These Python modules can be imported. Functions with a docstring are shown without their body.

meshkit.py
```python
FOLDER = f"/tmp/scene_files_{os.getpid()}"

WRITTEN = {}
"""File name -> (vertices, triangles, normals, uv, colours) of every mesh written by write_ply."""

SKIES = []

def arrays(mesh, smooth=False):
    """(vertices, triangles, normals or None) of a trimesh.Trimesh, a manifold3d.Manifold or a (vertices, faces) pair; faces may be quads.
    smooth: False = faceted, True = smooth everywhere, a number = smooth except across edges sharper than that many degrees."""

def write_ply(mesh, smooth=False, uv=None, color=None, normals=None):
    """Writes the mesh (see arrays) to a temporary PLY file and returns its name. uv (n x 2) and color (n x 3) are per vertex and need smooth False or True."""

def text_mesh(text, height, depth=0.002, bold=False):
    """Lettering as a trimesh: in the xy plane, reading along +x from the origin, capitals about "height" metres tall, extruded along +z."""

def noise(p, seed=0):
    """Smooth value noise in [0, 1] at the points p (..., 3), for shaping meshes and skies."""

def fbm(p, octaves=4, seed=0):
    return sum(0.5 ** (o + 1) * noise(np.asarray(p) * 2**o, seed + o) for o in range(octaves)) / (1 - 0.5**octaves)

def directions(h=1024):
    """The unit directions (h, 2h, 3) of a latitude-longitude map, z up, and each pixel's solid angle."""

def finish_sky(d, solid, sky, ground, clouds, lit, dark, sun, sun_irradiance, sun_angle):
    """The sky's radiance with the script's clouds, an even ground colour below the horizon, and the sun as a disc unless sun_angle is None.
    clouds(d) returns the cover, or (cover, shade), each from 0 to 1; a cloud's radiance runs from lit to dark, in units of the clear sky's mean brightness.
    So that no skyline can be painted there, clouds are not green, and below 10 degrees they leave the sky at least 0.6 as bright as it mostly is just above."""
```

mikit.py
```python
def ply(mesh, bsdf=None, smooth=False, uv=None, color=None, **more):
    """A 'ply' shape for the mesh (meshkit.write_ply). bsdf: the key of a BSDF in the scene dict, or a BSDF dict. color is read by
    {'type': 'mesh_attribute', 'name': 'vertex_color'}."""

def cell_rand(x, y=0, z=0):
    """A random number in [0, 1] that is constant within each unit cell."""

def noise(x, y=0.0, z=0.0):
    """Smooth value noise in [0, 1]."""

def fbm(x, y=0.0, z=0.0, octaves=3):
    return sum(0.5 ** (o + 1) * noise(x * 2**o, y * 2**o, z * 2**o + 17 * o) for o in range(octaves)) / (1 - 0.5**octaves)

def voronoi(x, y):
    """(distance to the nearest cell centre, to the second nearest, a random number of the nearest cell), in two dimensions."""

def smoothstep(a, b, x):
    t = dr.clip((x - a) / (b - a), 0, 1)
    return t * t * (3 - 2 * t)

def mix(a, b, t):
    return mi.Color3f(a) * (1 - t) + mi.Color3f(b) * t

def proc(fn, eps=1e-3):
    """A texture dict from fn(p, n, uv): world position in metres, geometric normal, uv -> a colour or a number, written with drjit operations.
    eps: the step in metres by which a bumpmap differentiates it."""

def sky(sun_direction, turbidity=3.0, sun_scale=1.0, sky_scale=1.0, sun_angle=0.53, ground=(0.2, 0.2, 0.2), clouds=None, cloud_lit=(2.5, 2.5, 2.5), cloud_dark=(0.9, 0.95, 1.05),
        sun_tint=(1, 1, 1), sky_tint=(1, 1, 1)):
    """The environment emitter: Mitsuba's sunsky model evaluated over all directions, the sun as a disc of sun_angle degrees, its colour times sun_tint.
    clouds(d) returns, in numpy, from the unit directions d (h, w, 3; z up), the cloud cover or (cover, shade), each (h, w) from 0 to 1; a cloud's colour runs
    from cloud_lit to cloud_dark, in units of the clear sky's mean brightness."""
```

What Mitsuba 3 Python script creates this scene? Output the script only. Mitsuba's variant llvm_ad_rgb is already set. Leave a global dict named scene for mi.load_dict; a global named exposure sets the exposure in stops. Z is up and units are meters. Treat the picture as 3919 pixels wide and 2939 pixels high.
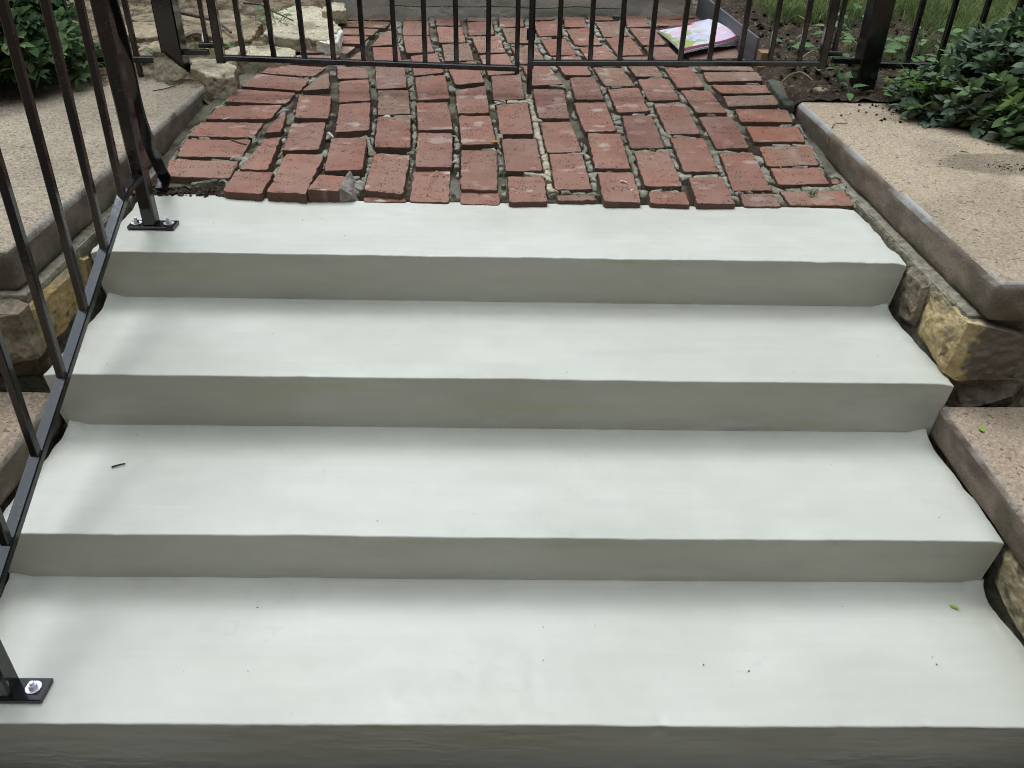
import math, random
import numpy as np, trimesh, manifold3d, shapely, drjit as dr, mitsuba as mi
from shapely.geometry import Polygon, LineString, Point, box as sbox
from shapely.ops import unary_union
from scipy.spatial import Voronoi
import mikit, meshkit
from mikit import noise as N, fbm as FB, smoothstep as SS, mix as MX, voronoi as VO

rnd = random.Random(7)
rng = np.random.default_rng(7)
K = 0.8                       # everything below is laid out in units of 0.8 m (the camera's height above the top tread)
T = mi.ScalarTransform4f
scene, labels = {'type': 'scene'}, {}

# ------------------------------------------------------------------ camera, sky, exposure
PITCH, YAW, ROLL, FOC = 0.5880, 0.0217, 0.0236, 3138.0 / 3919.0
fw = np.array([math.sin(YAW) * math.cos(PITCH), math.cos(YAW) * math.cos(PITCH), -math.sin(PITCH)])
rt = np.cross(fw, [0, 0, 1.0]); rt /= np.linalg.norm(rt); upv = np.cross(rt, fw)
upv = -rt * math.sin(ROLL) + upv * math.cos(ROLL)
org = np.array([0, 0, 1.0]) * K
scene['camera'] = {'type': 'perspective', 'fov': math.degrees(2 * math.atan(0.5 / FOC)), 'fov_axis': 'x', 'near_clip': 0.02, 'far_clip': 500.0,
                   'to_world': T().look_at(origin=org.tolist(), target=(org + fw).tolist(), up=upv.tolist())}
exposure = 3.03
SUN_EL, SUN_AZ = math.radians(58), math.radians(-24)      # azimuth from +y (the way the stair climbs) towards +x
def overcast(d):
    """Even cloud, brightest overhead and dull towards the tree line."""
    t, a = math.radians(6), SUN_AZ
    k = np.clip(d @ np.array([math.sin(t) * math.sin(a), math.sin(t) * math.cos(a), math.cos(t)]), 0, 1)
    return np.ones_like(k), 1 - k ** 5
scene['sky'] = mikit.sky((math.cos(SUN_EL) * math.sin(SUN_AZ), math.cos(SUN_EL) * math.cos(SUN_AZ), math.sin(SUN_EL)), turbidity=4, sun_scale=0.17, sun_angle=22,
                         clouds=overcast, cloud_lit=(4.15, 4.65, 5.2), cloud_dark=(0.085, 0.085, 0.087), sun_tint=(0.79, 1.0, 1.40), ground=(0.08, 0.08, 0.07))

# ------------------------------------------------------------------ materials
def principled(color, rough=0.7, spec=0.4, bump=None, bscale=1.0, eps=1e-3, **kw):
    c = mikit.proc(color) if callable(color) else {'type': 'rgb', 'value': list(color)}
    b = {'type': 'principled', 'base_color': c, 'roughness': mikit.proc(rough) if callable(rough) else rough, 'specular': spec, **kw}
    if bump is not None:
        b = {'type': 'bumpmap', 'arbitrary': mikit.proc(bump, eps), 'scale': bscale, 'bsdf': b}
    return {'type': 'twosided', 'bsdf': b}

def mat(key, *a, **k):
    scene[key] = principled(*a, **k)

def paint_col(p, n, uv):
    a = FB(p.x * 3.2, p.y * 5, p.z * 5, octaves=4)
    c = MX((0.402, 0.390, 0.322), (0.452, 0.440, 0.372), SS(0.3, 0.7, a))
    st = FB(p.x * 5 + 9, p.y * 130, p.z * 130, octaves=3)
    c = c * (0.97 + 0.06 * st)
    # thin cover: the old yellow-green coat shows through in patches
    u = SS(0.56, 0.8, FB(p.x * 3 + 4, p.y * 9, p.z * 26, octaves=3))
    c = MX(c, c * mi.Color3f(0.95, 0.95, 0.80), u * (1 - 0.85 * n.z))
    c = c * (0.92 + 0.16 * FB(p.x * 2.2, p.y * 4, p.z * 12 + 7, octaves=4))
    c = c * (0.955 + 0.09 * FB(p.x * 16, p.y * 34, p.z * 34 + 2, octaves=4))
    sp = SS(0.85, 0.89, N(p.x * 70, p.y * 70, p.z * 70)) * SS(0.62, 0.75, N(p.x * 7, p.y * 7, p.z * 7 + 5))
    return MX(c, (0.26, 0.27, 0.23), sp * 0.12)
def paint_bump(p, n, uv):
    s = FB(p.x * 9, p.y * 220, p.z * 220, octaves=3) * 0.00055 + FB(p.x * 14, p.y * 50, p.z * 60 + 3, octaves=4) * 0.0011
    wr = FB(p.x * 30 + 2, p.y * 30, p.z * 75, octaves=4) * SS(0.40, 0.62, N(p.x * 3, p.y * 5, p.z * 8 + 9)) * 0.0021
    pit = SS(0.74, 0.8, N(p.x * 60, p.y * 100, p.z * 100)) * SS(0.5, 0.7, N(p.x * 6, p.y * 6, p.z * 6 + 2)) * 0.0006
    r = dr.square((p.x - 0.03) / 0.2) + dr.square((p.y - 0.895) / 0.09)
    scab = dr.exp(-r) * SS(0.46, 0.6, FB(p.x * 45, p.y * 70, 1, octaves=3)) * 0.0006
    return s + wr + scab - pit
mat('paint', paint_col, lambda p, n, uv: 0.38 + 0.2 * FB(p.x * 7, p.y * 30, p.z * 30), 0.45, paint_bump)

def brick_mat(key, base, dirt, pale):
    def col(p, n, uv):
        g = FB(p.x * 40, p.y * 40, p.z * 40, octaves=3)
        c = MX(mi.Color3f(base) * 0.70, mi.Color3f(base) * 1.22, FB(p.x * 24, p.y * 24, p.z * 24, octaves=4) * 0.6 + g * 0.4)
        c = c * (0.86 + 0.28 * N(p.x * 420, p.y * 420, p.z * 420))
        big = SS(0.42, 0.72, FB(p.x * 7 + 3, p.y * 7, 2, octaves=3))
        c = MX(c, (0.177, 0.115, 0.082), big * dirt)
        c = MX(c, (0.29, 0.215, 0.165), 0.22 * SS(0.3, 0.75, FB(p.x * 11 + 1, p.y * 11, 9, octaves=4)))     # dust
        pit = SS(0.66, 0.76, N(p.x * 330, p.y * 260, p.z * 260)) * SS(0.25, 0.6, N(p.x * 30, p.y * 30, 7))
        c = MX(c, (0.057, 0.030, 0.023), pit * 0.85)
        w = SS(0.66, 0.8, FB(p.x * 16 + 7, p.y * 22, 4, octaves=4))
        c = MX(c, (0.437, 0.370, 0.311), w * pale)
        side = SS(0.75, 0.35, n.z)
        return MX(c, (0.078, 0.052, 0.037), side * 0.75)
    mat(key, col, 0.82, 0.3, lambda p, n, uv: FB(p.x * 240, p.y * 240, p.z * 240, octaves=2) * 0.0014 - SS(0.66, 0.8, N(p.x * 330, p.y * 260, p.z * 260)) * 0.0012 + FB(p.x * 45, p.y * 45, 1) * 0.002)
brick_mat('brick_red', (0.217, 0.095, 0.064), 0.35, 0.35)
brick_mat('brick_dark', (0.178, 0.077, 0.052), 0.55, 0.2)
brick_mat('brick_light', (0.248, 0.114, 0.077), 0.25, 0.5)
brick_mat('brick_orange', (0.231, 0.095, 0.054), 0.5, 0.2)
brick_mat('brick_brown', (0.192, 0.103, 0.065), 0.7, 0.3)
brick_mat('brick_chalky', (0.240, 0.103, 0.068), 0.2, 1.0)

def mortar_mat(key, a, b, moss):
    def col(p, n, uv):
        g = FB(p.x * 70, p.y * 70, p.z * 70, octaves=3)
        c = MX(a, b, SS(0.25, 0.75, g))
        m = SS(0.5, 0.66, FB(p.x * 11 + 2, p.y * 11, 3, octaves=3))
        c = MX(c, (0.078, 0.085, 0.037), m * moss)
        return c * (0.75 + 0.5 * N(p.x * 300, p.y * 300, p.z * 300))
    mat(key, col, 0.95, 0.15, lambda p, n, uv: FB(p.x * 130, p.y * 130, p.z * 130, octaves=3) * 0.005)
mortar_mat('mortar_grey', (0.150, 0.138, 0.105), (0.270, 0.252, 0.195), 0.4)
mortar_mat('brick_fracture', (0.17, 0.145, 0.12), (0.27, 0.235, 0.20), 0.0)
mortar_mat('mortar_cream', (0.281, 0.245, 0.169), (0.416, 0.370, 0.267), 0.1)
mortar_mat('mortar_wall', (0.152, 0.137, 0.100), (0.285, 0.256, 0.190), 0.25)

def bed_col(p, n, uv):
    g = FB(p.x * 60, p.y * 60, p.z * 60, octaves=3)
    soil = MX((0.017, 0.012, 0.008), (0.057, 0.042, 0.028), g)
    mo = SS(0.42, 0.58, FB(p.x * 9, p.y * 7, 6, octaves=3))
    c = MX(soil, MX((0.104, 0.095, 0.067), (0.177, 0.160, 0.116), g), mo * 0.9)
    ms = SS(0.6, 0.72, FB(p.x * 8 + 5, p.y * 8, 1, octaves=3))
    return MX(c, (0.052, 0.060, 0.025), ms * 0.5)
mat('joint_bed', bed_col, 0.95, 0.15, lambda p, n, uv: FB(p.x * 90, p.y * 90, p.z * 90, octaves=4) * 0.012)

def soil_col(p, n, uv):
    g = FB(p.x * 45, p.y * 45, p.z * 45, octaves=4)
    c = MX((0.017, 0.012, 0.008), (0.073, 0.052, 0.034), g)
    st = SS(0.76, 0.82, N(p.x * 120, p.y * 120, p.z * 120))
    return MX(c, (0.166, 0.135, 0.093), st * 0.6)
mat('soil', soil_col, 0.95, 0.15, lambda p, n, uv: FB(p.x * 90, p.y * 90, p.z * 90, octaves=3) * 0.008)
def soil2_col(p, n, uv):
    g = FB(p.x * 28, p.y * 28, p.z * 28, octaves=4)
    return MX((0.052, 0.038, 0.023), (0.208, 0.155, 0.098), SS(0.25, 0.8, g)) * (0.7 + 0.6 * N(p.x * 200, p.y * 200, 3))
mat('soil_dry', soil2_col, 0.95, 0.15, lambda p, n, uv: FB(p.x * 90, p.y * 90, p.z * 90, octaves=3) * 0.006)

def cap_mat(key, stain, tone):
    def col(p, n, uv):
        # exposed aggregate on the worn top, grey cement on the sides, a pale worn arris between them
        g = FB(p.x * 210, p.y * 210, p.z * 210, octaves=3)
        top = MX((0.281, 0.215, 0.142), (0.426, 0.335, 0.227), SS(0.3, 0.72, g)) * (0.87 + 0.26 * N(p.x * 480, p.y * 480, 1))
        top = MX(top, (0.094, 0.070, 0.049), SS(0.82, 0.87, N(p.x * 170, p.y * 170, 5)) * 0.7)
        top = MX(top, top * 0.8, SS(0.45, 0.75, FB(p.x * 4, p.y * 4, 8, octaves=3)))
        h = FB(p.x * 14, p.y * 14, p.z * 22, octaves=4)
        sid = MX((0.140, 0.112, 0.084), (0.244, 0.198, 0.147), SS(0.3, 0.7, h)) * (0.75 + 0.5 * N(p.x * 350, p.y * 350, p.z * 350))
        sid = MX(sid, (0.078, 0.078, 0.040), SS(0.52, 0.7, FB(p.x * 9 + 4, p.y * 9, p.z * 9, octaves=3)) * 0.6)
        k = SS(0.22, 0.45, n.z + 0.25 * (h - 0.5)); k2 = SS(0.86, 0.985, n.z + 0.06 * (g - 0.5))
        arr = MX((0.285, 0.275, 0.25), (0.415, 0.405, 0.365), g)
        if not stain: arr = MX(arr, top, 0.65)
        c = MX(MX(sid, arr, k), top, k2)
        if stain:
            q = dr.square((p.x - 1.70 * K) / (0.215 * K)) + dr.square((p.y - (2.69 - 0.15 * 0) * K) / (0.125 * K)) + 0.9 * (FB(p.x * 12, p.y * 12, 2, octaves=4) - 0.5)
            c = MX(c, c * mi.Color3f(0.60, 0.60, 0.60), SS(1.2, 0.8, q))
        return c * mi.Color3f(tone)
    mat(key, col, 0.9, 0.2, lambda p, n, uv: FB(p.x * 210, p.y * 210, p.z * 210, octaves=3) * 0.0018 + FB(p.x * 30, p.y * 30, p.z * 30) * 0.003)
cap_mat('coping_stained', True, (0.92, 0.92, 0.94))
cap_mat('coping', False, (0.80, 0.83, 0.88))
cap_mat('coping_pink', False, (0.80, 0.77, 0.80))

def stone_mat(key, a, b, c2, lichen=0.0, freq=9.0, front_shade=None):
    def col(p, n, uv):
        g = FB(p.x * freq, p.y * freq, p.z * freq, octaves=4)
        c = MX(a, b, SS(0.32, 0.62, g))
        c = MX(c, c2, SS(0.5, 0.72, FB(p.x * freq * 1.6 + 5, p.y * freq * 1.6, p.z * freq * 2, octaves=4)))
        c = c * (0.55 + 0.9 * FB(p.x * 120, p.y * 120, p.z * 120, octaves=3))
        c = MX(c, c * 0.45, SS(0.62, 0.72, FB(p.x * 34 + 3, p.y * 34, p.z * 34, octaves=4)))
        if front_shade: c = MX(c, MX((0.10, 0.082, 0.062), (0.19, 0.155, 0.115), g), SS(front_shade[0], front_shade[1], p.x + 0.10 * (FB(p.x * 30, p.y * 30, p.z * 22, octaves=4) - 0.5)))     # shade of the front face painted in as a darker brown
        return MX(c, (0.062, 0.080, 0.031), SS(0.55, 0.7, FB(p.x * 12, p.y * 12, p.z * 12 + 4, octaves=3)) * lichen)
    mat(key, col, 0.9, 0.2, lambda p, n, uv: FB(p.x * 50, p.y * 50, p.z * 50, octaves=4) * 0.011 + dr.abs(FB(p.x * 26, p.y * 26, p.z * 26, octaves=3) - 0.5) * 0.012)
stone_mat('stone_yellow', (0.312, 0.210, 0.089), (0.374, 0.280, 0.142), (0.229, 0.190, 0.125))
stone_mat('stone_shaded_front', (0.33, 0.235, 0.105), (0.40, 0.31, 0.16), (0.23, 0.19, 0.125), 0.0, 11.0, (0.965, 0.985))  # yellow stone, the shade on its front put into the colour
stone_mat('stone_brown', (0.166, 0.130, 0.089), (0.239, 0.190, 0.134), (0.114, 0.095, 0.071), 0.2)
stone_mat('stone_granite', (0.312, 0.250, 0.151), (0.374, 0.310, 0.196), (0.156, 0.140, 0.080), 0.3, 16.0)
stone_mat('flagstone', (0.312, 0.260, 0.169), (0.416, 0.360, 0.249), (0.229, 0.185, 0.125), 0.15, 5.0)
stone_mat('flagstone_brown', (0.198, 0.150, 0.093), (0.281, 0.220, 0.142), (0.135, 0.100, 0.067), 0.25, 6.0)
stone_mat('flagstone_pale', (0.374, 0.340, 0.258), (0.478, 0.440, 0.347), (0.312, 0.270, 0.196), 0.05, 5.0)
stone_mat('paint_splash', (0.645, 0.630, 0.543), (0.707, 0.690, 0.596), (0.520, 0.500, 0.418), 0.0, 12.0)
stone_mat('slate', (0.047, 0.050, 0.041), (0.078, 0.080, 0.062), (0.094, 0.065, 0.040), 0.2, 8.0)
stone_mat('pebble', (0.437, 0.400, 0.320), (0.572, 0.530, 0.436), (0.364, 0.330, 0.267), 0.0, 30.0)

def iron_col(p, n, uv):
    g = FB(p.x * 60, p.y * 60, p.z * 60, octaves=3)
    c = MX((0.005, 0.005, 0.0055), (0.010, 0.010, 0.0105), g)
    d = SS(0.72, 0.8, N(p.x * 260, p.y * 260, p.z * 200)) * SS(0.45, 0.7, N(p.x * 18, p.y * 18, p.z * 18))
    c = MX(c, (0.10, 0.085, 0.065), d * 0.3)
    return MX(c, (0.026, 0.013, 0.009), SS(0.66, 0.8, FB(p.x * 22, p.y * 22, p.z * 22 + 8)) * 0.12)
mat('iron', iron_col, lambda p, n, uv: 0.08 + 0.08 * FB(p.x * 45, p.y * 45, p.z * 45, octaves=3), 0.6, lambda p, n, uv: FB(p.x * 70, p.y * 70, p.z * 70, octaves=2) * 0.00012)
scene['zinc'] = {'type': 'twosided', 'bsdf': {'type': 'roughconductor', 'material': 'Cr', 'alpha': 0.22, 'distribution': 'ggx'}}

def conc_col(p, n, uv):
    g = FB(p.x * 9, p.y * 9, p.z * 16, octaves=4)
    c = MX((0.42, 0.40, 0.34), (0.55, 0.53, 0.45), SS(0.3, 0.7, g)) * (0.85 + 0.3 * N(p.x * 250, p.y * 250, p.z * 250))
    c = MX(c, (0.26, 0.255, 0.18), SS(0.5, 0.75, FB(p.x * 5 + 3, p.y * 5, p.z * 12, octaves=3)) * 0.7)
    t = p.x / K
    line = (0.262 + 0.018 * (FB(t * 5.0, 3.0, 0, octaves=4) - 0.5) - 0.012 * t * 0.4) * K
    d = dr.abs(p.z - line)
    crack = SS(0.0022, 0.0010, d) * SS(-0.62, -0.55, t) * SS(0.66, 0.6, t)
    return MX(c, (0.02, 0.018, 0.015), crack * 0.9)
mat('porch_concrete', conc_col, 0.92, 0.2, lambda p, n, uv: FB(p.x * 60, p.y * 60, p.z * 60, octaves=4) * 0.004)
mat('pavement_concrete', lambda p, n, uv: MX((0.075, 0.058, 0.044), (0.12, 0.095, 0.07), FB(p.x * 6, p.y * 6, 1, octaves=4)), 0.9, 0.2)
mat('edging_plastic', lambda p, n, uv: MX((0.075, 0.08, 0.088), (0.12, 0.125, 0.137), FB(p.x * 14, p.y * 5, p.z * 40, octaves=3)), 0.42, 0.5,
    lambda p, n, uv: SS(0.6, 1.0, dr.sin((p.z - 0.09 * p.y) * 420)) * 0.0012 + FB(p.x * 60, p.y * 60, p.z * 60) * 0.001)
mat('stake_wood', lambda p, n, uv: MX((0.15, 0.085, 0.04), (0.30, 0.19, 0.10), FB(p.x * 60, p.y * 60, p.z * 9, octaves=3)), 0.8, 0.25)
def cover_col(p, n, uv):
    u, v = uv.x, uv.y
    a = FB(u * 4.5, v * 7, 2, octaves=4); b = FB(u * 6 + 8, v * 9, 5, octaves=4); s = FB(u * 4 + 3, v * 5, 9, octaves=3)
    c = MX((0.52, 0.52, 0.57), (0.56, 0.40, 0.47), SS(0.46, 0.60, a))
    c = MX(c, (0.26, 0.30, 0.07), SS(0.46, 0.58, b) * SS(0.75, 0.3, u) * 0.95)
    c = MX(c, (0.36, 0.43, 0.56), SS(0.5, 0.65, s) * 0.6)
    c = MX(c, (0.13, 0.022, 0.035), SS(0.10, 0.085, v + 0.03 * u))
    return MX(c, (0.13, 0.022, 0.035), SS(0.92, 0.935, v) * SS(0.72, 0.6, u))
mat('magazine_cover', cover_col, 0.22, 0.5)
mat('paper', (0.66, 0.66, 0.66), 0.6, 0.3)
mat('twig_bark', lambda p, n, uv: MX((0.05, 0.038, 0.028), (0.16, 0.125, 0.09), FB(p.x * 90, p.y * 90, p.z * 90, octaves=3)), 0.9, 0.2)
mat('root_pale', (0.36, 0.31, 0.24), 0.8, 0.2)
mat('straw', lambda p, n, uv: MX((0.25, 0.19, 0.09), (0.40, 0.34, 0.19), N(p.x * 40, p.y * 40, p.z * 40)), 0.8, 0.2)
mat('dark_grit', (0.025, 0.018, 0.014), 0.9, 0.2)
mat('dead_leaf', (0.34, 0.17, 0.05), 0.7, 0.3)

def leaf_mat(key, a, b, rough=0.4, trans=0.45):
    f = lambda p, n, uv: MX(a, b, SS(0.3, 0.75, FB(p.x * 16, p.y * 16, p.z * 16, octaves=3)))
    scene[key] = {'type': 'principledthin', 'base_color': mikit.proc(f), 'roughness': rough, 'spec_trans': 0.0, 'diff_trans': trans, 'eta': 1.45}
leaf_mat('leaf_dark', (0.116, 0.159, 0.104), (0.183, 0.238, 0.152), 0.34, 0.3)
leaf_mat('leaf_mid', (0.122, 0.189, 0.079), (0.189, 0.275, 0.116), 0.38, 0.4)
leaf_mat('leaf_young', (0.12, 0.19, 0.055), (0.20, 0.28, 0.09), 0.42, 0.6)
leaf_mat('leaf_deep', (0.043, 0.079, 0.037), (0.079, 0.134, 0.055), 0.34, 0.3)
leaf_mat('leaf_weed', (0.11, 0.19, 0.085), (0.19, 0.29, 0.14), 0.42, 0.5)
leaf_mat('grass_blade', (0.115, 0.165, 0.055), (0.25, 0.30, 0.12), 0.5, 0.6)
leaf_mat('leaf_lime', (0.22, 0.34, 0.05), (0.30, 0.42, 0.08), 0.45, 0.5)

# ------------------------------------------------------------------ helpers
def numbered(name):
    if name not in scene and name not in labels: return name
    i = 1
    while '%s_%03d' % (name, i) in scene or '%s_%03d' % (name, i) in labels: i += 1
    return '%s_%03d' % (name, i)

def tag(key, label=None, cat=None, group=None, kind=None):
    d = labels.setdefault(key, {})
    for k, v in (('label', label), ('category', cat), ('group', group), ('kind', kind)):
        if v: d[k] = v
    return key

def thing(name, label, cat, group=None):
    key = numbered(name); tag(key, label, cat, group); return key

def add(name, mesh, bsdf, parent=None, smooth=30, uv=None, color=None):
    key = numbered((parent + '__' if parent else '') + name)
    if hasattr(mesh, 'vertices'):
        v, f = np.asarray(mesh.vertices), np.asarray(mesh.faces)
    else:
        v, f = np.asarray(mesh[0], float), np.asarray(mesh[1])
    scene[key] = mikit.ply((v * K, f), bsdf, smooth, uv=uv, color=color)
    return key

def cat(ms):
    V, F, o = [], [], 0
    for m in ms:
        v, f = (np.asarray(m.vertices), np.asarray(m.faces)) if hasattr(m, 'vertices') else (np.asarray(m[0]), np.asarray(m[1]))
        if f.shape[1] == 4: f = np.vstack([f[:, [0, 1, 2]], f[:, [0, 2, 3]]])
        V.append(v); F.append(f + o); o += len(v)
    return np.vstack(V), np.vstack(F)

def nz(p, s=1.0, oct=3, seed=0):
    return meshkit.fbm(np.asarray(p, float) * s, oct, seed) - 0.5

SL, PY0 = 0.0966, 2.5515
def PZ(y): return 0.018 + SL * (np.minimum(y, 5.4) - PY0)        # the path climbs gently towards the porch

def PC(x, y):
    t = np.clip((np.abs(x) - 0.7) / 0.35, 0, 1); return PZ(y) - 0.022 * t * t * (3 - 2 * t)      # slightly crowned

def grid(xs, ys, zf):
    X, Y = np.meshgrid(xs, ys); Z = zf(X, Y)
    v = np.stack([X.ravel(), Y.ravel(), Z.ravel()], 1); nx = len(xs)
    i = np.arange((len(ys) - 1) * (nx)).reshape(-1, nx)[:, :-1].ravel()
    return v, np.stack([i, i + 1, i + nx + 1, i + nx], 1)

def bar(a, b, w, h=None, side=(1, 0, 0), bev=0.12):
    """A bevelled square bar from a to b; w across "side", h the other way."""
    a, b = np.asarray(a, float), np.asarray(b, float); h = h or w
    d = b - a; d /= np.linalg.norm(d)
    s = np.asarray(side, float); s = s - d * (s @ d); s /= np.linalg.norm(s); u = np.cross(d, s)
    c = bev * min(w, h); x, y = w / 2, h / 2
    ring = [(-x + c, -y), (x - c, -y), (x, -y + c), (x, y - c), (x - c, y), (-x + c, y), (-x, y - c), (-x, -y + c)]
    V = [q + s * i + u * j for q in (a, b) for i, j in ring] + [a, b]
    F = []
    for i in range(8):
        j = (i + 1) % 8
        F += [(i, j, 8 + j), (i, 8 + j, 8 + i), (16, j, i), (17, 8 + i, 8 + j)]
    return np.array(V), np.array(F)

def sweep(path, w, h, side):
    """A flat strip w by h along a path (mitred), w measured along "side"."""
    P = np.asarray(path, float); n = len(P); V, F = [], []
    for i in range(n):
        t = P[min(i + 1, n - 1)] - P[max(i - 1, 0)]; t /= np.linalg.norm(t)
        s = np.asarray(side, float); s = s - t * (s @ t); s /= np.linalg.norm(s); u = np.cross(t, s)
        for x, y in ((-1, -.7), (-.85, -1), (.85, -1), (1, -.7), (1, .7), (.85, 1), (-.85, 1), (-1, .7)):
            V.append(P[i] + s * w / 2 * x + u * h / 2 * y)
    for i in range(n - 1):
        for k in range(8):
            a, b = i * 8 + k, i * 8 + (k + 1) % 8
            F += [(a, b, b + 8), (a, b + 8, a + 8)]
    V += [P[0], P[-1]]; e = n * 8
    for k in range(8):
        F += [(e, (k + 1) % 8, k), (e + 1, e - 8 + k, e - 8 + (k + 1) % 8)]
    return np.array(V), np.array(F)

def tube(path, r0, r1=None, n=6):
    P = np.asarray(path, float); r1 = r1 if r1 is not None else r0; m = len(P); V, F = [], []
    for i in range(m):
        t = P[min(i + 1, m - 1)] - P[max(i - 1, 0)]; t = t / (np.linalg.norm(t) + 1e-9)
        a = np.cross(t, [0.31, 0.2, 0.93]); a /= np.linalg.norm(a); b = np.cross(t, a); r = r0 + (r1 - r0) * i / (m - 1)
        for k in range(n):
            g = 2 * math.pi * k / n; V.append(P[i] + r * (a * math.cos(g) + b * math.sin(g)))
    for i in range(m - 1):
        for k in range(n):
            x, y = i * n + k, i * n + (k + 1) % n; F += [(x, y, y + n), (x, y + n, x + n)]
    V += [P[0], P[-1]]; e = m * n
    for k in range(n): F += [(e, (k + 1) % n, k), (e + 1, e - n + k, e - n + (k + 1) % n)]
    return np.array(V), np.array(F)

def curve(pts, n=14):
    P = np.asarray(pts, float); t = np.linspace(0, len(P) - 1, len(P)); s = np.linspace(0, len(P) - 1, n)
    out = []
    for x in s:
        i = min(int(x), len(P) - 2); u = x - i
        p0, p1, p2, p3 = P[max(i - 1, 0)], P[i], P[i + 1], P[min(i + 2, len(P) - 1)]
        out.append(0.5 * ((2 * p1) + (-p0 + p2) * u + (2 * p0 - 5 * p1 + 4 * p2 - p3) * u * u + (-p0 + 3 * p1 - 3 * p2 + p3) * u ** 3))
    return np.array(out)

def rough(points, seed, amp=0.008, size=0.02, s=14.0, facet=0.0):
    """A broken stone: hull of the points, refined and roughened."""
    h = trimesh.convex.convex_hull(np.asarray(points, float))
    v, f = trimesh.remesh.subdivide_to_size(h.vertices, h.faces, size, max_iter=12)
    m = trimesh.Trimesh(v, f, process=True)
    n = m.vertex_normals
    d = nz(m.vertices, s, 4, seed) * 2 * amp + nz(m.vertices, s * 4, 3, seed + 5) * amp * 0.7
    m.vertices = m.vertices + n * (d - amp * 0.3)[:, None]
    return m

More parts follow.
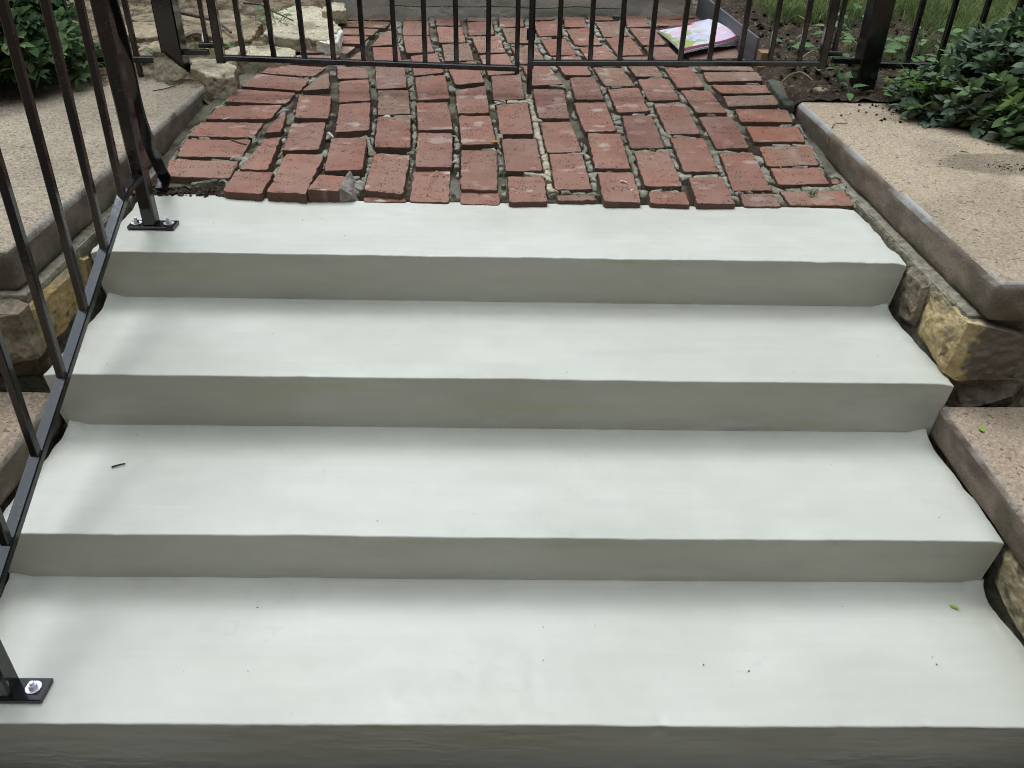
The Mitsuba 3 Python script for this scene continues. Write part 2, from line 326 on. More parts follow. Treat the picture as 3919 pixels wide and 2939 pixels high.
def rbox(lo, hi, r, seed, size=0.016, amp=0.003, wob=0.7):
    """A worn block: box with uneven rounded arrises."""
    lo, hi = np.asarray(lo, float), np.asarray(hi, float)
    b = trimesh.creation.box(bounds=[lo, hi])
    # even grid per face
    V, F = [], []; o = 0
    for ax in range(3):
        u, w = (ax + 1) % 3, (ax + 2) % 3
        us = np.linspace(lo[u], hi[u], max(2, int((hi[u] - lo[u]) / size) + 1)); ws = np.linspace(lo[w], hi[w], max(2, int((hi[w] - lo[w]) / size) + 1))
        for sgn in (0, 1):
            U, W_ = np.meshgrid(us, ws); p = np.zeros((U.size, 3)); p[:, u] = U.ravel(); p[:, w] = W_.ravel(); p[:, ax] = (lo, hi)[sgn][ax]
            nx = len(us); i = np.arange((len(ws) - 1) * nx).reshape(-1, nx)[:, :-1].ravel()
            q = np.stack([i, i + 1, i + nx + 1, i + nx], 1)
            if not sgn: q = q[:, ::-1]
            V.append(p); F.append(q + o); o += len(p)
    m = trimesh.Trimesh(*arr4(np.vstack(V), np.vstack(F)), process=True); m.merge_vertices()
    v = np.array(m.vertices)
    rr = (r * (1 + wob * 2 * nz(v, 9.0, 3, seed)))[:, None]
    q = np.clip(v, lo + rr, hi - rr); d = v - q; L = np.linalg.norm(d, axis=1, keepdims=True)
    v = np.where(L > 1e-9, q + rr * d / np.maximum(L, 1e-9), v)
    m.vertices = v
    m.vertices = v + m.vertex_normals * (nz(v, 7.0, 4, seed + 3) * 2 * amp + nz(v, 45.0, 2, seed + 4) * amp * 0.8)[:, None]
    return m

def arr4(v, f):
    return v, np.vstack([f[:, [0, 1, 2]], f[:, [0, 2, 3]]])

def slab(poly, ztop, depth, seed, inset=0.004, jit=0.0015, step=0.02, tilt=None, skirt=0.0, dome=0.0, corner=0.006):
    """A cut or broken piece seen from above: outline with slightly uneven edges, worn arrises, a sunk body."""
    pl = Polygon(poly)
    if not pl.is_valid: pl = pl.buffer(0)
    if corner: pl = pl.buffer(-corner).buffer(corner) if not pl.buffer(-corner).is_empty else pl
    if pl.geom_type != 'Polygon': pl = max(pl.geoms, key=lambda g: g.area)
    L = pl.exterior.length; n = max(10, int(L / step))
    P = np.array([pl.exterior.interpolate(i / n, normalized=True).coords[0] for i in range(n)])
    if Polygon(P).exterior.is_ccw is False: P = P[::-1]
    c = np.array(pl.centroid.coords[0]); rs = np.random.default_rng(seed)
    t = np.roll(P, -1, 0) - np.roll(P, 1, 0); t /= np.linalg.norm(t, axis=1, keepdims=True) + 1e-9
    nin = np.stack([-t[:, 1], t[:, 0]], 1)
    P = P + nin * (rs.normal(0, jit, n) + jit * 2.5 * (rs.random(n) > 0.93))[:, None]
    zf = ztop if callable(ztop) else (lambda x, y: np.full(np.shape(x), ztop))
    tl = tilt if tilt is not None else (0, 0)
    Zt = lambda Q: zf(Q[:, 0], Q[:, 1]) + tl[0] * (Q[:, 0] - c[0]) + tl[1] * (Q[:, 1] - c[1])
    ins = lambda d: P + nin * np.minimum(d, 0.45 * np.linalg.norm(P - c, axis=1))[:, None] if np.isscalar(d) else P
    zj = rs.normal(0, jit * 0.35, n)
    rings = []
    Q0 = P - nin * skirt
    rings.append(np.c_[Q0, Zt(P) - depth]); rings.append(np.c_[P, Zt(P) - inset * 1.6 + zj]); 
    Q = ins(inset * 0.6); rings.append(np.c_[Q, Zt(Q) - inset * 0.35 + zj])
    Q = ins(inset * 2.0); rings.append(np.c_[Q, Zt(Q) + zj * 0.5 + dome * 0.5])
    Q = c + (Q - c) * 0.5; rings.append(np.c_[Q, Zt(Q) + dome])
    V = np.vstack(rings + [np.array([[c[0], c[1], float(Zt(c[None])[0]) + dome]])]); F = []
    for r in range(len(rings) - 1):
        for i in range(n):
            j = (i + 1) % n; a, b = r * n + i, r * n + j
            F += [(a, b, b + n), (a, b + n, a + n)]
    o = (len(rings) - 1) * n
    for i in range(n): F.append((o + i, o + (i + 1) % n, len(V) - 1))
    return V, np.array(F)

# ------------------------------------------------------------------ the ground
def ground_z(x, y):
    z = PZ(y) - 0.05
    low = -0.64
    k = np.clip((y - 0.9) / 1.1, 0, 1); k = k * k * (3 - 2 * k)
    bank = low + (z - low) * k
    under = (np.abs(x) < 1.3) & (y < 2.75)
    z = np.where(under, low - 0.06, bank)
    return z
gx = np.r_[np.linspace(-60, -6, 12), np.linspace(-5, 5, 60), np.linspace(6, 60, 12)]
gy = np.r_[np.linspace(-60, -3, 12), np.linspace(-2, 9, 70), np.linspace(10, 70, 12)]
tag(add('ground', grid(gx, gy, ground_z), 'soil_dry', smooth=True), 'dark garden ground around the stair and the path', 'ground', kind='structure')
tag(add('pavement', rbox((-4, -2.2, -0.75), (4, 0.955, -0.615), 0.01, 5, size=0.2), 'pavement_concrete'), 'concrete pavement at the foot of the steps', 'pavement', kind='structure')

def bed_right(x, y):
    p = np.stack([x, y, 0 * x], -1)
    return PZ(y) + 0.016 + 0.05 * (meshkit.fbm(p * 7, 4, 3) - 0.5) + 0.045 * np.maximum(meshkit.fbm(p * 26, 3, 8) - 0.5, -0.1) - 0.05 * np.clip((1.24 - x) / 0.08, 0, 1) + 0.02 * np.clip((x - 1.3) / 0.5, 0, 1)
tag(add('garden_bed', grid(np.arange(1.17, 3.7, 0.013), np.arange(3.44, 5.7, 0.013), bed_right), 'soil', smooth=True), 'bare dark crumbly soil of the right-hand garden bed', 'soil', kind='structure')
def bed_left(x, y):
    p = np.stack([x, y, 0 * x], -1)
    e = np.interp(y, [3.4, 3.6, 3.75, 3.9, 4.1, 4.6], [-1.19, -1.17, -1.15, -1.10, -1.0, -0.90])     # edge of the bricks
    return PZ(y) + 0.002 + 0.05 * (meshkit.fbm(p * 6, 4, 13) - 0.5) + 0.02 * (meshkit.fbm(p * 30, 3, 18) - 0.5) - 0.07 * np.clip((x - e + 0.06) / 0.06, 0, 1)
tag(add('garden_bed', grid(np.arange(-3.3, -0.8, 0.015), np.arange(3.45, 5.6, 0.015), bed_left), 'soil_dry', smooth=True), 'dry brown soil between the flagstones left of the path', 'soil', kind='structure')

# ------------------------------------------------------------------ painted steps
LV = [0.0, -0.1527, -0.3193, -0.4653, -0.615]           # tread heights
FY = [2.155, 1.7518, 1.3519, 0.9773]                    # nosing lines
BK = [2.575, 2.155, 1.7518, 1.3519]
XL = [-1.165, -1.150, -1.140, -1.14]; XR = [1.178, 1.18, 1.172, 1.175]
steps = thing('concrete_steps', 'flight of wide concrete steps freshly painted pale grey green', 'steps')
def step_mesh(k):
    zt, zb, yf, yb = LV[k], LV[k + 1], FY[k], BK[k]
    prof = []                                            # (y, z, kind)
    if k == 0: prof += [(yb, zt - 0.06), (yb, zt - 0.03), (yb, zt - 0.006)]; yb -= 0.005
    else: prof += [(yb + 0.02, zt + 0.004)]
    for y in np.linspace(yb, yf + 0.0065, 44): prof.append((y, zt + (0.006 * max(0, 1 - (yb - y) / 0.012) ** 2 if k else 0)))
    for a in np.linspace(8, 82, 6): prof.append((yf + 0.0045 - 0.0045 * math.sin(math.radians(a)), zt - 0.0045 + 0.0045 * math.cos(math.radians(a))))
    for z in np.linspace(zt - 0.012, zb - 0.012, 24): prof.append((yf + 0.004 * (zt - z) / 0.15, z))
    prof = np.array(prof); n = len(prof); nx = 330
    u = np.linspace(0, 1, nx)
    d = np.clip((zt - prof[:, 1]) / (zt - zb), 0, 1.05)
    sd = 100 + 10 * k
    jr = 0.012 * nz(np.c_[prof * 11, np.zeros(n)], 1.0, 3, sd) * 2; jl = 0.014 * nz(np.c_[prof * 11, np.ones(n)], 1.0, 3, sd + 1) * 2
    back = np.clip((prof[:, 0] - yf) / 0.4, 0, 1)
    xr = XR[k] - 0.026 * d - 0.022 * back ** 2 * (k > 0) + jr; xl = XL[k] + 0.014 * d + 0.010 * back ** 2 * (k > 0) + jl * 0.8
    X = xl[:, None] + (xr - xl)[:, None] * u; Y = np.repeat(prof[:, :1], nx, 1); Z = np.repeat(prof[:, 1:], nx, 1)
    P = np.stack([X, Y, Z], -1)
    nos = np.exp(-((Y - yf) / 0.02) ** 2) * np.exp(-((Z - zt) / 0.03) ** 2)
    ris = np.clip((zt - Z) / 0.02, 0, 1) * (Y < yf + 0.03)
    w1 = nz(np.stack([X * 2.2, X * 0 + sd, X * 0], -1), 1.0, 4, sd + 2); w2 = nz(np.stack([X * 26, X * 0, X * 0 + sd], -1), 1.0, 3, sd + 3)
    chips = np.maximum(nz(np.stack([X * 15, X * 0, X * 0 + sd], -1), 1.0, 3, sd + 6) - 0.16, 0)
    Y = Y + (ris + nos) * (0.003 * w1 + 0.0008 * w2 + 0.014 * chips * nos) + ris * 0.004 * nz(P, 9.0, 3, sd + 7)
    Z = Z + (1 - np.clip(ris, 0, 1)) * (0.004 * nz(P, 3.0, 3, sd + 4) + 0.0012 * nz(P, 40.0, 2, sd + 5)) - nos * 0.016 * chips + 0.0018 * w1 * nos + 0.0007 * w2 * nos
    edge = np.clip(1 - np.minimum(X - X[:, :1], X[:, -1:] - X) / 0.045, 0, 1)
    Z = Z + edge * 0.012 * (nz(P, 22.0, 3, sd + 8) - 0.05) - 0.006 * edge ** 2 * (1 - ris) + 0.02 * edge * (1 - np.clip((yb - Y) / 0.05, 0, 1)) * (k > 0)
    if k == 0:
        bz = np.clip((Y - (yb - 0.05)) / 0.05, 0, 1); Y = Y + bz * (0.012 * w1 + 0.004 * w2 + 0.03 * np.exp(-((X + 1.02) / 0.16) ** 2))
    P = np.stack([X, Y, Z], -1)
    V = [P.reshape(-1, 3)]; F = []
    i = np.arange((n - 1) * nx).reshape(-1, nx)[:, :-1].ravel(); F.append(np.stack([i, i + nx, i + nx + 1, i + 1], 1))
    o = n * nx
    for col, sx in ((0, 1), (nx - 1, -1)):
        S = P[:, col].copy(); S[:, 2] = zb - 0.03; S[:, 0] += sx * 0.02
        V.append(S); a = np.arange(n - 1)
        F.append(np.stack([a * nx + col, o + a, o + a + 1, (a + 1) * nx + col], 1)); o += n
    return np.vstack(V), np.vstack(F)
for k in range(4): add('step', step_mesh(k), 'paint', steps, smooth=50)

# ------------------------------------------------------------------ cheek walls with coping slabs
def face_stone(yz, x0, out, seed, bsdf, parent, depth=0.10, sgn=1, amp=0.008):
    """A wall stone given by its outline on the wall face (y, z); sgn +1 = right wall (face looks to -x)."""
    c = np.mean(yz, 0); pts = []
    for y, z in yz:
        pts += [(x0 - sgn * out * 0.35, y, z), (x0 + sgn * depth, y, z)]
        q = c + (np.array([y, z]) - c) * 0.78; pts.append((x0 - sgn * out, q[0], q[1]))
    return add('stone', rough(pts, seed, amp, 0.012), bsdf, parent, smooth=40)

def wall_core(parent, lo, hi, seed):
    add('mortar', rbox(lo, hi, 0.012, seed, size=0.02, amp=0.006), 'mortar_wall', parent)

w = thing('cheek_wall', 'upper right cheek wall with a beige coping slab bearing a damp stain', 'wall')
wall_core(w, (1.2, 1.83, -0.64), (2.08, 3.47, 0.008), 21)
add('coping', rbox((1.226, 1.792, 0.006), (2.12, 3.495, 0.116), 0.016, 31), 'coping_stained', w, smooth=60)
add('mortar_bed', rbox((1.196, 1.90, -0.05), (1.26, 3.45, 0.004), 0.008, 33, size=0.012, amp=0.0045), 'mortar_wall', w)
face_stone([(2.156, -0.012), (2.063, 0.0), (2.025, -0.01), (2.022, -0.08), (2.03, -0.15), (2.126, -0.175), (2.17, -0.06)], 1.2, 0.022, 41, 'stone_brown', w)
pts = [(1.19, 1.963, 0.0), (1.19, 1.80, 0.0), (1.172, 1.80, -0.15), (1.186, 1.845, -0.165), (1.185, 1.995, -0.145), (1.185, 2.008, -0.08), (1.19, 2.0, -0.015), (1.162, 1.90, -0.07),
       (1.345, 1.79, -0.03), (1.37, 1.795, -0.175), (1.20, 1.782, -0.158), (1.215, 1.79, 0.0), (1.4, 1.95, -0.02), (1.4, 1.95, -0.15)]
add('stone', rough(pts, 43, 0.011, 0.010), 'stone_shaded_front', w, smooth=40)
for i, (x0, x1, z0, z1_) in enumerate([(1.235, 1.41, -0.285, -0.205), (1.44, 1.66, -0.20, -0.03), (1.43, 1.60, -0.30, -0.215), (1.69, 1.95, -0.26, -0.03)]):
    pts = [(x, y, z) for x in (x0, x1) for z in (z0, z1_) for y in (1.83, 1.95)] + [((x0 + x1) / 2, 1.795, (z0 + z1_) / 2), (x0 + 0.03, 1.80, z0 + 0.02), (x1 - 0.02, 1.805, z1_ - 0.02)]
    add('stone', rough(pts, 50 + i, 0.009, 0.014), 'stone_brown', w, smooth=40)

w = thing('cheek_wall', 'upper left cheek wall of tan fieldstone under a beige coping behind the handrail', 'wall')
wall_core(w, (-2.1, 1.87, -0.64), (-1.2, 3.68, 0.008), 22)
add('coping', rbox((-2.14, 1.885, 0.006), (-1.220, 3.705, 0.118), 0.018, 32), 'coping', w, smooth=60)
add('mortar_bed', rbox((-1.26, 1.93, -0.05), (-1.196, 3.6, 0.004), 0.008, 34, size=0.012, amp=0.0045), 'mortar_wall', w)
face_stone([(1.93, -0.01), (2.08, -0.012), (2.13, -0.03), (2.09, -0.115), (2.05, -0.142), (1.93, -0.158), (1.845, -0.15), (1.84, -0.02)], -1.2, 0.024, 61, 'stone_yellow', w, sgn=-1)
face_stone([(2.15, -0.02), (2.20, -0.03), (2.21, -0.075), (2.13, -0.13)], -1.2, 0.016, 62, 'stone_yellow', w, sgn=-1)
pts = [(-1.18, 1.84, 0.0), (-1.19, 1.80, -0.01), (-1.18, 1.80, -0.14), (-1.19, 1.86, -0.15), (-1.27, 1.79, -0.155), (-1.42, 1.80, -0.14), (-1.42, 1.80, 0.0), (-1.3, 1.785, -0.02), (-1.4, 1.95, -0.02), (-1.4, 1.95, -0.14)]
add('stone', rough(pts, 63, 0.008, 0.013), 'stone_brown', w, smooth=40)
for i, (x0, x1, z0, z1_) in enumerate([(-1.40, -1.22, -0.235, -0.17), (-1.68, -1.45, -0.20, -0.02), (-1.95, -1.72, -0.23, -0.02)]):
    pts = [(x, y, z) for x in (x0, x1) for z in (z0, z1_) for y in (1.86, 1.98)] + [((x0 + x1) / 2, 1.83, (z0 + z1_) / 2)]
    add('stone', rough(pts, 66 + i, 0.009, 0.014), 'stone_brown', w, smooth=40)

w = thing('cheek_wall', 'lower right cheek wall with a pinkish coping slab and a yellow stone beneath', 'wall')
wall_core(w, (1.195, 0.72, -0.64), (2.0, 1.8, -0.325), 23)
add('coping', rbox((1.166, 0.66, -0.327), (2.02, 1.762, -0.222), 0.014, 35), 'coping_pink', w, smooth=60)
face_stone([(1.366, -0.345), (1.336, -0.327), (1.20, -0.33), (1.10, -0.35), (1.08, -0.43), (1.184, -0.470), (1.264, -0.468), (1.348, -0.448)], 1.19, 0.02, 71, 'stone_granite', w)
face_stone([(1.05, -0.34), (0.80, -0.34), (0.78, -0.45), (0.9, -0.48), (1.05, -0.46)], 1.19, 0.02, 72, 'stone_brown', w)
face_stone([(1.60, -0.35), (1.42, -0.34), (1.40, -0.43), (1.5, -0.47), (1.62, -0.45)], 1.195, 0.015, 73, 'stone_brown', w)
w = thing('cheek_wall', 'lower left cheek wall with a pinkish coping slab behind the railing bars', 'wall')
wall_core(w, (-2.0, 0.72, -0.64), (-1.185, 1.82, -0.33), 24)
add('coping', rbox((-2.02, 0.66, -0.332), (-1.152, 1.79, -0.232), 0.014, 36), 'coping_pink', w, smooth=60)
face_stone([(1.36, -0.35), (1.2, -0.34), (1.08, -0.35), (1.06, -0.44), (1.184, -0.47), (1.34, -0.45)], -1.18, 0.02, 74, 'stone_brown', w, sgn=-1)

# ------------------------------------------------------------------ brick path
BRICKS = [[[-1.135,3.385,-0.879,3.39,-0.897,3.247,-1.151,3.25],-0.02],[[-1.161,3.218,-0.916,3.218,-0.925,3.077,-1.171,3.08],-0.023],[[-1.166,3.042,-0.924,3.053,-0.923,2.895,-1.156,2.895],-0.021],[[-1.167,2.863,-0.921,2.864,-0.922,2.716,-1.143,2.727],-0.019],[[-0.863,3.285,-0.842,3.294,-0.82,3.093,-0.882,3.087],-0.007],[[-0.862,2.992,-0.802,3.01,-0.785,2.717,-0.885,2.727],0.01],[[-0.899,2.731,-0.762,2.717,-0.768,2.546,-0.9,2.571],0.006],[[-0.792,3.147,-0.661,3.153,-0.64,2.884,-0.771,2.882],0.011],[[-0.754,2.868,-0.617,2.852,-0.622,2.535,-0.753,2.551],0.013],[[-0.823,3.457,-0.691,3.452,-0.663,3.211,-0.794,3.205],0.002],[[-0.642,3.341,-0.519,3.358,-0.489,3.086,-0.616,3.067],0.009],[[-0.619,3.008,-0.488,3.01,-0.464,2.723,-0.595,2.715],0.013],[[-0.605,2.695,-0.501,2.688,-0.512,2.551,-0.623,2.547],0.017],[[-0.513,3.531,-0.387,3.55,-0.353,3.277,-0.478,3.253],-0.001],[[-0.476,3.221,-0.348,3.23,-0.322,2.94,-0.453,2.928],0.007],[[-0.444,2.875,-0.316,2.865,-0.313,2.567,-0.445,2.588],0.009],[[-0.446,2.586,-0.314,2.593,-0.297,2.555,-0.442,2.551],-0.013],[[-0.34,3.386,-0.212,3.4,-0.178,3.113,-0.308,3.094],0.005],[[-0.308,3.079,-0.178,3.085,-0.165,2.793,-0.294,2.786],0.003],[[-0.3,2.79,-0.171,2.798,-0.163,2.55,-0.293,2.558],-0.013],[[-0.191,3.533,-0.062,3.598,-0.043,3.301,-0.17,3.291],0.001],[[-0.164,3.255,-0.039,3.261,-0.011,2.979,-0.14,2.971],0.005],[[-0.14,2.933,-0.01,2.935,-0.005,2.623,-0.13,2.626],0.001],[[-0.13,2.638,0.0,2.642,0.002,2.546,-0.127,2.546],-0.013],[[-0.018,3.395,0.111,3.415,0.125,3.098,-0.001,3.096],-0.001],[[0.006,3.049,0.135,3.045,0.149,2.765,0.021,2.761],0.003],[[0.026,2.722,0.152,2.724,0.158,2.54,0.032,2.531],0.003],[[0.133,3.57,0.269,3.577,0.273,3.26,0.15,3.251],0.001],[[0.153,3.213,0.276,3.229,0.299,2.95,0.17,2.929],-0.001],[[0.178,2.92,0.298,2.931,0.31,2.641,0.185,2.634],-0.001],[[0.191,2.606,0.318,2.611,0.318,2.57,0.191,2.565],-0.005],[[0.299,3.431,0.432,3.445,0.445,3.139,0.32,3.123],-0.001],[[0.328,3.1,0.457,3.102,0.459,2.806,0.333,2.798],0.003],[[0.338,2.767,0.463,2.774,0.463,2.543,0.339,2.539],0.003],[[0.456,3.597,0.591,3.616,0.598,3.341,0.469,3.327],0.0],[[0.481,3.293,0.605,3.303,0.608,2.997,0.48,2.985],-0.001],[[0.486,2.932,0.614,2.95,0.62,2.672,0.489,2.662],0.003],[[0.499,2.637,0.625,2.631,0.621,2.542,0.491,2.545],-0.001],[[0.627,3.424,0.758,3.438,0.766,3.13,0.636,3.118],0.001],[[0.642,3.086,0.772,3.092,0.771,2.795,0.641,2.787],-0.001],[[0.65,2.741,0.771,2.751,0.772,2.548,0.644,2.543],0.001],[[0.77,3.612,0.899,3.623,0.92,3.366,0.791,3.353],-0.007],[[0.795,3.325,0.928,3.331,0.932,3.026,0.806,3.012],-0.01],[[0.806,2.97,0.932,2.982,0.928,2.677,0.794,2.673],-0.01],[[0.81,2.647,0.929,2.654,0.928,2.559,0.804,2.557],-0.011],[[0.967,3.446,1.19,3.452,1.178,3.318,0.967,3.309],-0.021],[[0.975,3.267,1.186,3.276,1.175,3.126,0.971,3.114],-0.023],[[0.979,3.072,1.179,3.08,1.163,2.915,0.97,2.902],-0.023],[[0.974,2.88,1.154,2.89,1.153,2.754,0.966,2.739],-0.021],[[0.962,2.698,1.184,2.704,1.185,2.589,0.968,2.594],-0.021],[[1.176,2.813,1.201,2.814,1.198,2.775,1.163,2.768],-0.027],[[-1.027,3.881,-0.778,3.842,-0.815,3.721,-1.053,3.762],-0.015],[[-1.063,3.75,-0.825,3.7,-0.841,3.561,-1.101,3.594],-0.017],[[-1.111,3.561,-0.855,3.532,-0.869,3.407,-1.122,3.418],-0.017],[[-0.783,3.697,-0.751,3.744,-0.715,3.545,-0.824,3.51],-0.002],[[-0.729,3.82,-0.594,3.8,-0.569,3.678,-0.7,3.658],-0.001],[[-0.689,3.626,-0.564,3.655,-0.527,3.407,-0.652,3.382],0.001],[[-0.56,3.827,-0.427,3.839,-0.395,3.572,-0.519,3.54],0.0],[[-0.372,3.696,-0.242,3.721,-0.207,3.443,-0.336,3.417],0.001],[[-0.248,3.892,-0.111,3.909,-0.068,3.64,-0.193,3.607],0.0],[[-0.043,3.728,0.089,3.745,0.101,3.463,-0.028,3.441],-0.001],[[0.097,3.873,0.216,3.884,0.265,3.635,0.128,3.616],0.0],[[0.3,3.725,0.411,3.743,0.432,3.466,0.307,3.452],0.001],[[0.414,3.867,0.549,3.875,0.58,3.638,0.448,3.619],-0.001],[[0.561,4.018,0.687,4.04,0.723,3.765,0.596,3.755],-0.001],[[0.598,3.727,0.724,3.739,0.747,3.48,0.612,3.462],0.0],[[0.739,3.888,0.868,3.895,0.886,3.658,0.762,3.634],-0.004],[[0.904,4.059,1.159,4.084,1.171,3.935,0.921,3.916],-0.023],[[0.922,3.901,1.174,3.92,1.19,3.8,0.92,3.773],-0.023],[[0.929,3.739,1.189,3.757,1.207,3.657,0.953,3.631],-0.025],[[0.953,3.599,1.213,3.612,1.211,3.505,0.951,3.48],-0.021],[[-0.808,4.566,-0.572,4.582,-0.568,4.538,-0.813,4.527],-0.001],[[-0.814,4.512,-0.563,4.507,-0.581,4.4,-0.806,4.411],-0.001],[[-0.788,4.386,-0.608,4.386,-0.627,4.275,-0.783,4.284],-0.001],[[-0.834,4.265,-0.641,4.262,-0.666,4.139,-0.914,4.157],-0.002],[[-0.915,4.122,-0.683,4.114,-0.711,4.009,-0.933,4.01],-0.005],[[-0.964,4.001,-0.734,3.989,-0.779,3.887,-1.011,3.899],-0.011],[[-0.58,4.328,-0.523,4.391,-0.492,4.133,-0.617,4.104],0.0],[[-0.605,4.089,-0.481,4.107,-0.441,3.862,-0.564,3.85],0.0],[[-0.649,4.037,-0.629,4.054,-0.606,3.904,-0.705,3.869],-0.001],[[-0.504,4.593,-0.378,4.601,-0.374,4.547,-0.5,4.532],-0.001],[[-0.501,4.51,-0.371,4.525,-0.354,4.299,-0.483,4.279],0.001],[[-0.478,4.262,-0.352,4.287,-0.311,4.04,-0.438,4.007],0.001],[[-0.416,3.978,-0.297,4.021,-0.248,3.748,-0.377,3.713],0.001],[[-0.34,4.6,-0.213,4.602,-0.205,4.459,-0.332,4.457],0.0],[[-0.326,4.426,-0.199,4.44,-0.168,4.189,-0.296,4.17],0.002],[[-0.283,4.146,-0.151,4.175,-0.122,3.938,-0.255,3.916],0.0],[[-0.176,4.609,-0.082,4.615,-0.052,4.55,-0.178,4.548],-0.001],[[-0.175,4.517,-0.048,4.538,-0.035,4.325,-0.16,4.305],0.001],[[-0.143,4.263,-0.01,4.294,0.024,4.041,-0.105,4.029],0.002],[[-0.101,4.01,0.031,4.033,0.071,3.763,-0.054,3.734],0.0],[[-0.016,4.622,0.113,4.64,0.117,4.464,-0.01,4.448],0.0],[[0.005,4.427,0.135,4.439,0.152,4.199,0.031,4.194],0.001],[[0.047,4.145,0.164,4.157,0.208,3.916,0.087,3.891],0.0],[[0.167,4.647,0.274,4.648,0.271,4.597,0.169,4.59],-0.001],[[0.165,4.562,0.289,4.57,0.306,4.324,0.184,4.311],0.001],[[0.194,4.262,0.314,4.291,0.355,4.036,0.23,4.015],0.0],[[0.235,3.987,0.366,4.013,0.406,3.776,0.283,3.757],0.0],[[0.326,4.654,0.429,4.655,0.443,4.486,0.323,4.478],0.0],[[0.329,4.441,0.453,4.466,0.486,4.179,0.357,4.166],0.001],[[0.375,4.145,0.501,4.168,0.547,3.898,0.41,3.891],0.0],[[0.452,4.679,0.586,4.688,0.585,4.615,0.456,4.601],-0.001],[[0.487,4.566,0.612,4.58,0.632,4.339,0.509,4.321],0.001],[[0.512,4.289,0.64,4.323,0.671,4.056,0.546,4.03],0.001],[[0.66,4.689,0.748,4.695,0.765,4.513,0.64,4.493],-0.0],[[0.648,4.469,0.791,4.474,0.802,4.221,0.685,4.197],0.0],[[0.687,4.18,0.812,4.193,0.859,3.913,0.731,3.906],-0.002],[[0.769,4.768,1.016,4.778,1.039,4.733,0.791,4.677],-0.014],[[0.804,4.681,1.074,4.732,1.087,4.642,0.814,4.57],-0.017],[[0.823,4.557,1.098,4.6,1.119,4.469,0.849,4.44],-0.019],[[0.854,4.423,1.14,4.465,1.155,4.315,0.859,4.275],-0.021],[[0.873,4.256,1.152,4.284,1.148,4.096,0.891,4.076],-0.022]]
def bed_z(x, y):
    p = np.stack([x, y, 0 * x], -1)
    z = PC(x, y) - 0.021 + 0.016 * (meshkit.fbm(p * 16, 4, 31) - 0.5) + 0.006 * (meshkit.fbm(p * 60, 2, 32) - 0.5)
    hole = np.exp(-((x + 1.0) / 0.2) ** 2) * np.clip((2.72 - y) / 0.06, 0, 1)
    z = z - 0.014 * hole + 0.02 * hole * (meshkit.fbm(p * 30, 3, 37) - 0.5)
    return np.where(y < 2.595, z - 0.03 * np.clip((2.595 - y) / 0.02, 0, 1), z)
path = add('brick_path', grid(np.arange(-1.26, 1.3, 0.011), np.arange(2.565, 4.86, 0.011), bed_z), 'joint_bed', smooth=True)
tag(path, 'worn brick path with soil and crumbling mortar in the joints', 'path', kind='structure')
rb = random.Random(11)
kinds = ['brick_red', 'brick_red', 'brick_dark', 'brick_light', 'brick_light', 'brick_red', 'brick_brown']
quads = []
for i, (q, dz) in enumerate(BRICKS):
    q = np.array(q).reshape(4, 2); quads.append(q)
    side = abs(q[:, 0].mean()) > 0.8 and (q[:, 0].max() - q[:, 0].min()) > 0.2
    m = rb.choice(kinds)
    if side and q[:, 0].mean() > 0: m = rb.choice(['brick_orange', 'brick_orange', 'brick_brown', 'brick_red'])
    if i in (12, 16, 19, 23, 26, 48): m = 'brick_chalky'
    if i in (70,): m = 'brick_brown'
    tx, ty = rb.uniform(-0.03, 0.03), rb.uniform(-0.016, 0.016)
    if i in (5, 7, 8, 11): tx, ty = 0.03, -0.02
    if i == 12: tx, ty = -0.05, -0.10
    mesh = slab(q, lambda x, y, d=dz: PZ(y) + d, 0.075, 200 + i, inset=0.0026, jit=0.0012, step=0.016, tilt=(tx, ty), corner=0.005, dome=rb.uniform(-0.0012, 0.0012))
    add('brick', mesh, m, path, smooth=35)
q = quads[12]; zq = lambda p, d: (p[0], p[1], float(PZ(p[1])) + d)
add('brick', rough([zq(q[1], .030), zq(q[2], .032), zq(q[1] + [.012, -.03], .012), zq(q[2] + [.034, .0], .010), zq(q[1] + [.036, -.02], -.03), zq(q[2] + [.05, .02], -.03), zq(q[2] + [-.01, .0], -.04), zq(q[1] - [.02, 0], -.03), zq(q[1] - [.01, 0], .02), zq(q[2] - [.012, -.01], .02)], 77, 0.004, 0.008, 40), 'brick_fracture', path, smooth=30)
labels[path + '__' + [k for k in scene if k.startswith(path + '__brick')][-1].split('__')[-1]] = {'label': 'grey fractured end of the tilted half brick'}
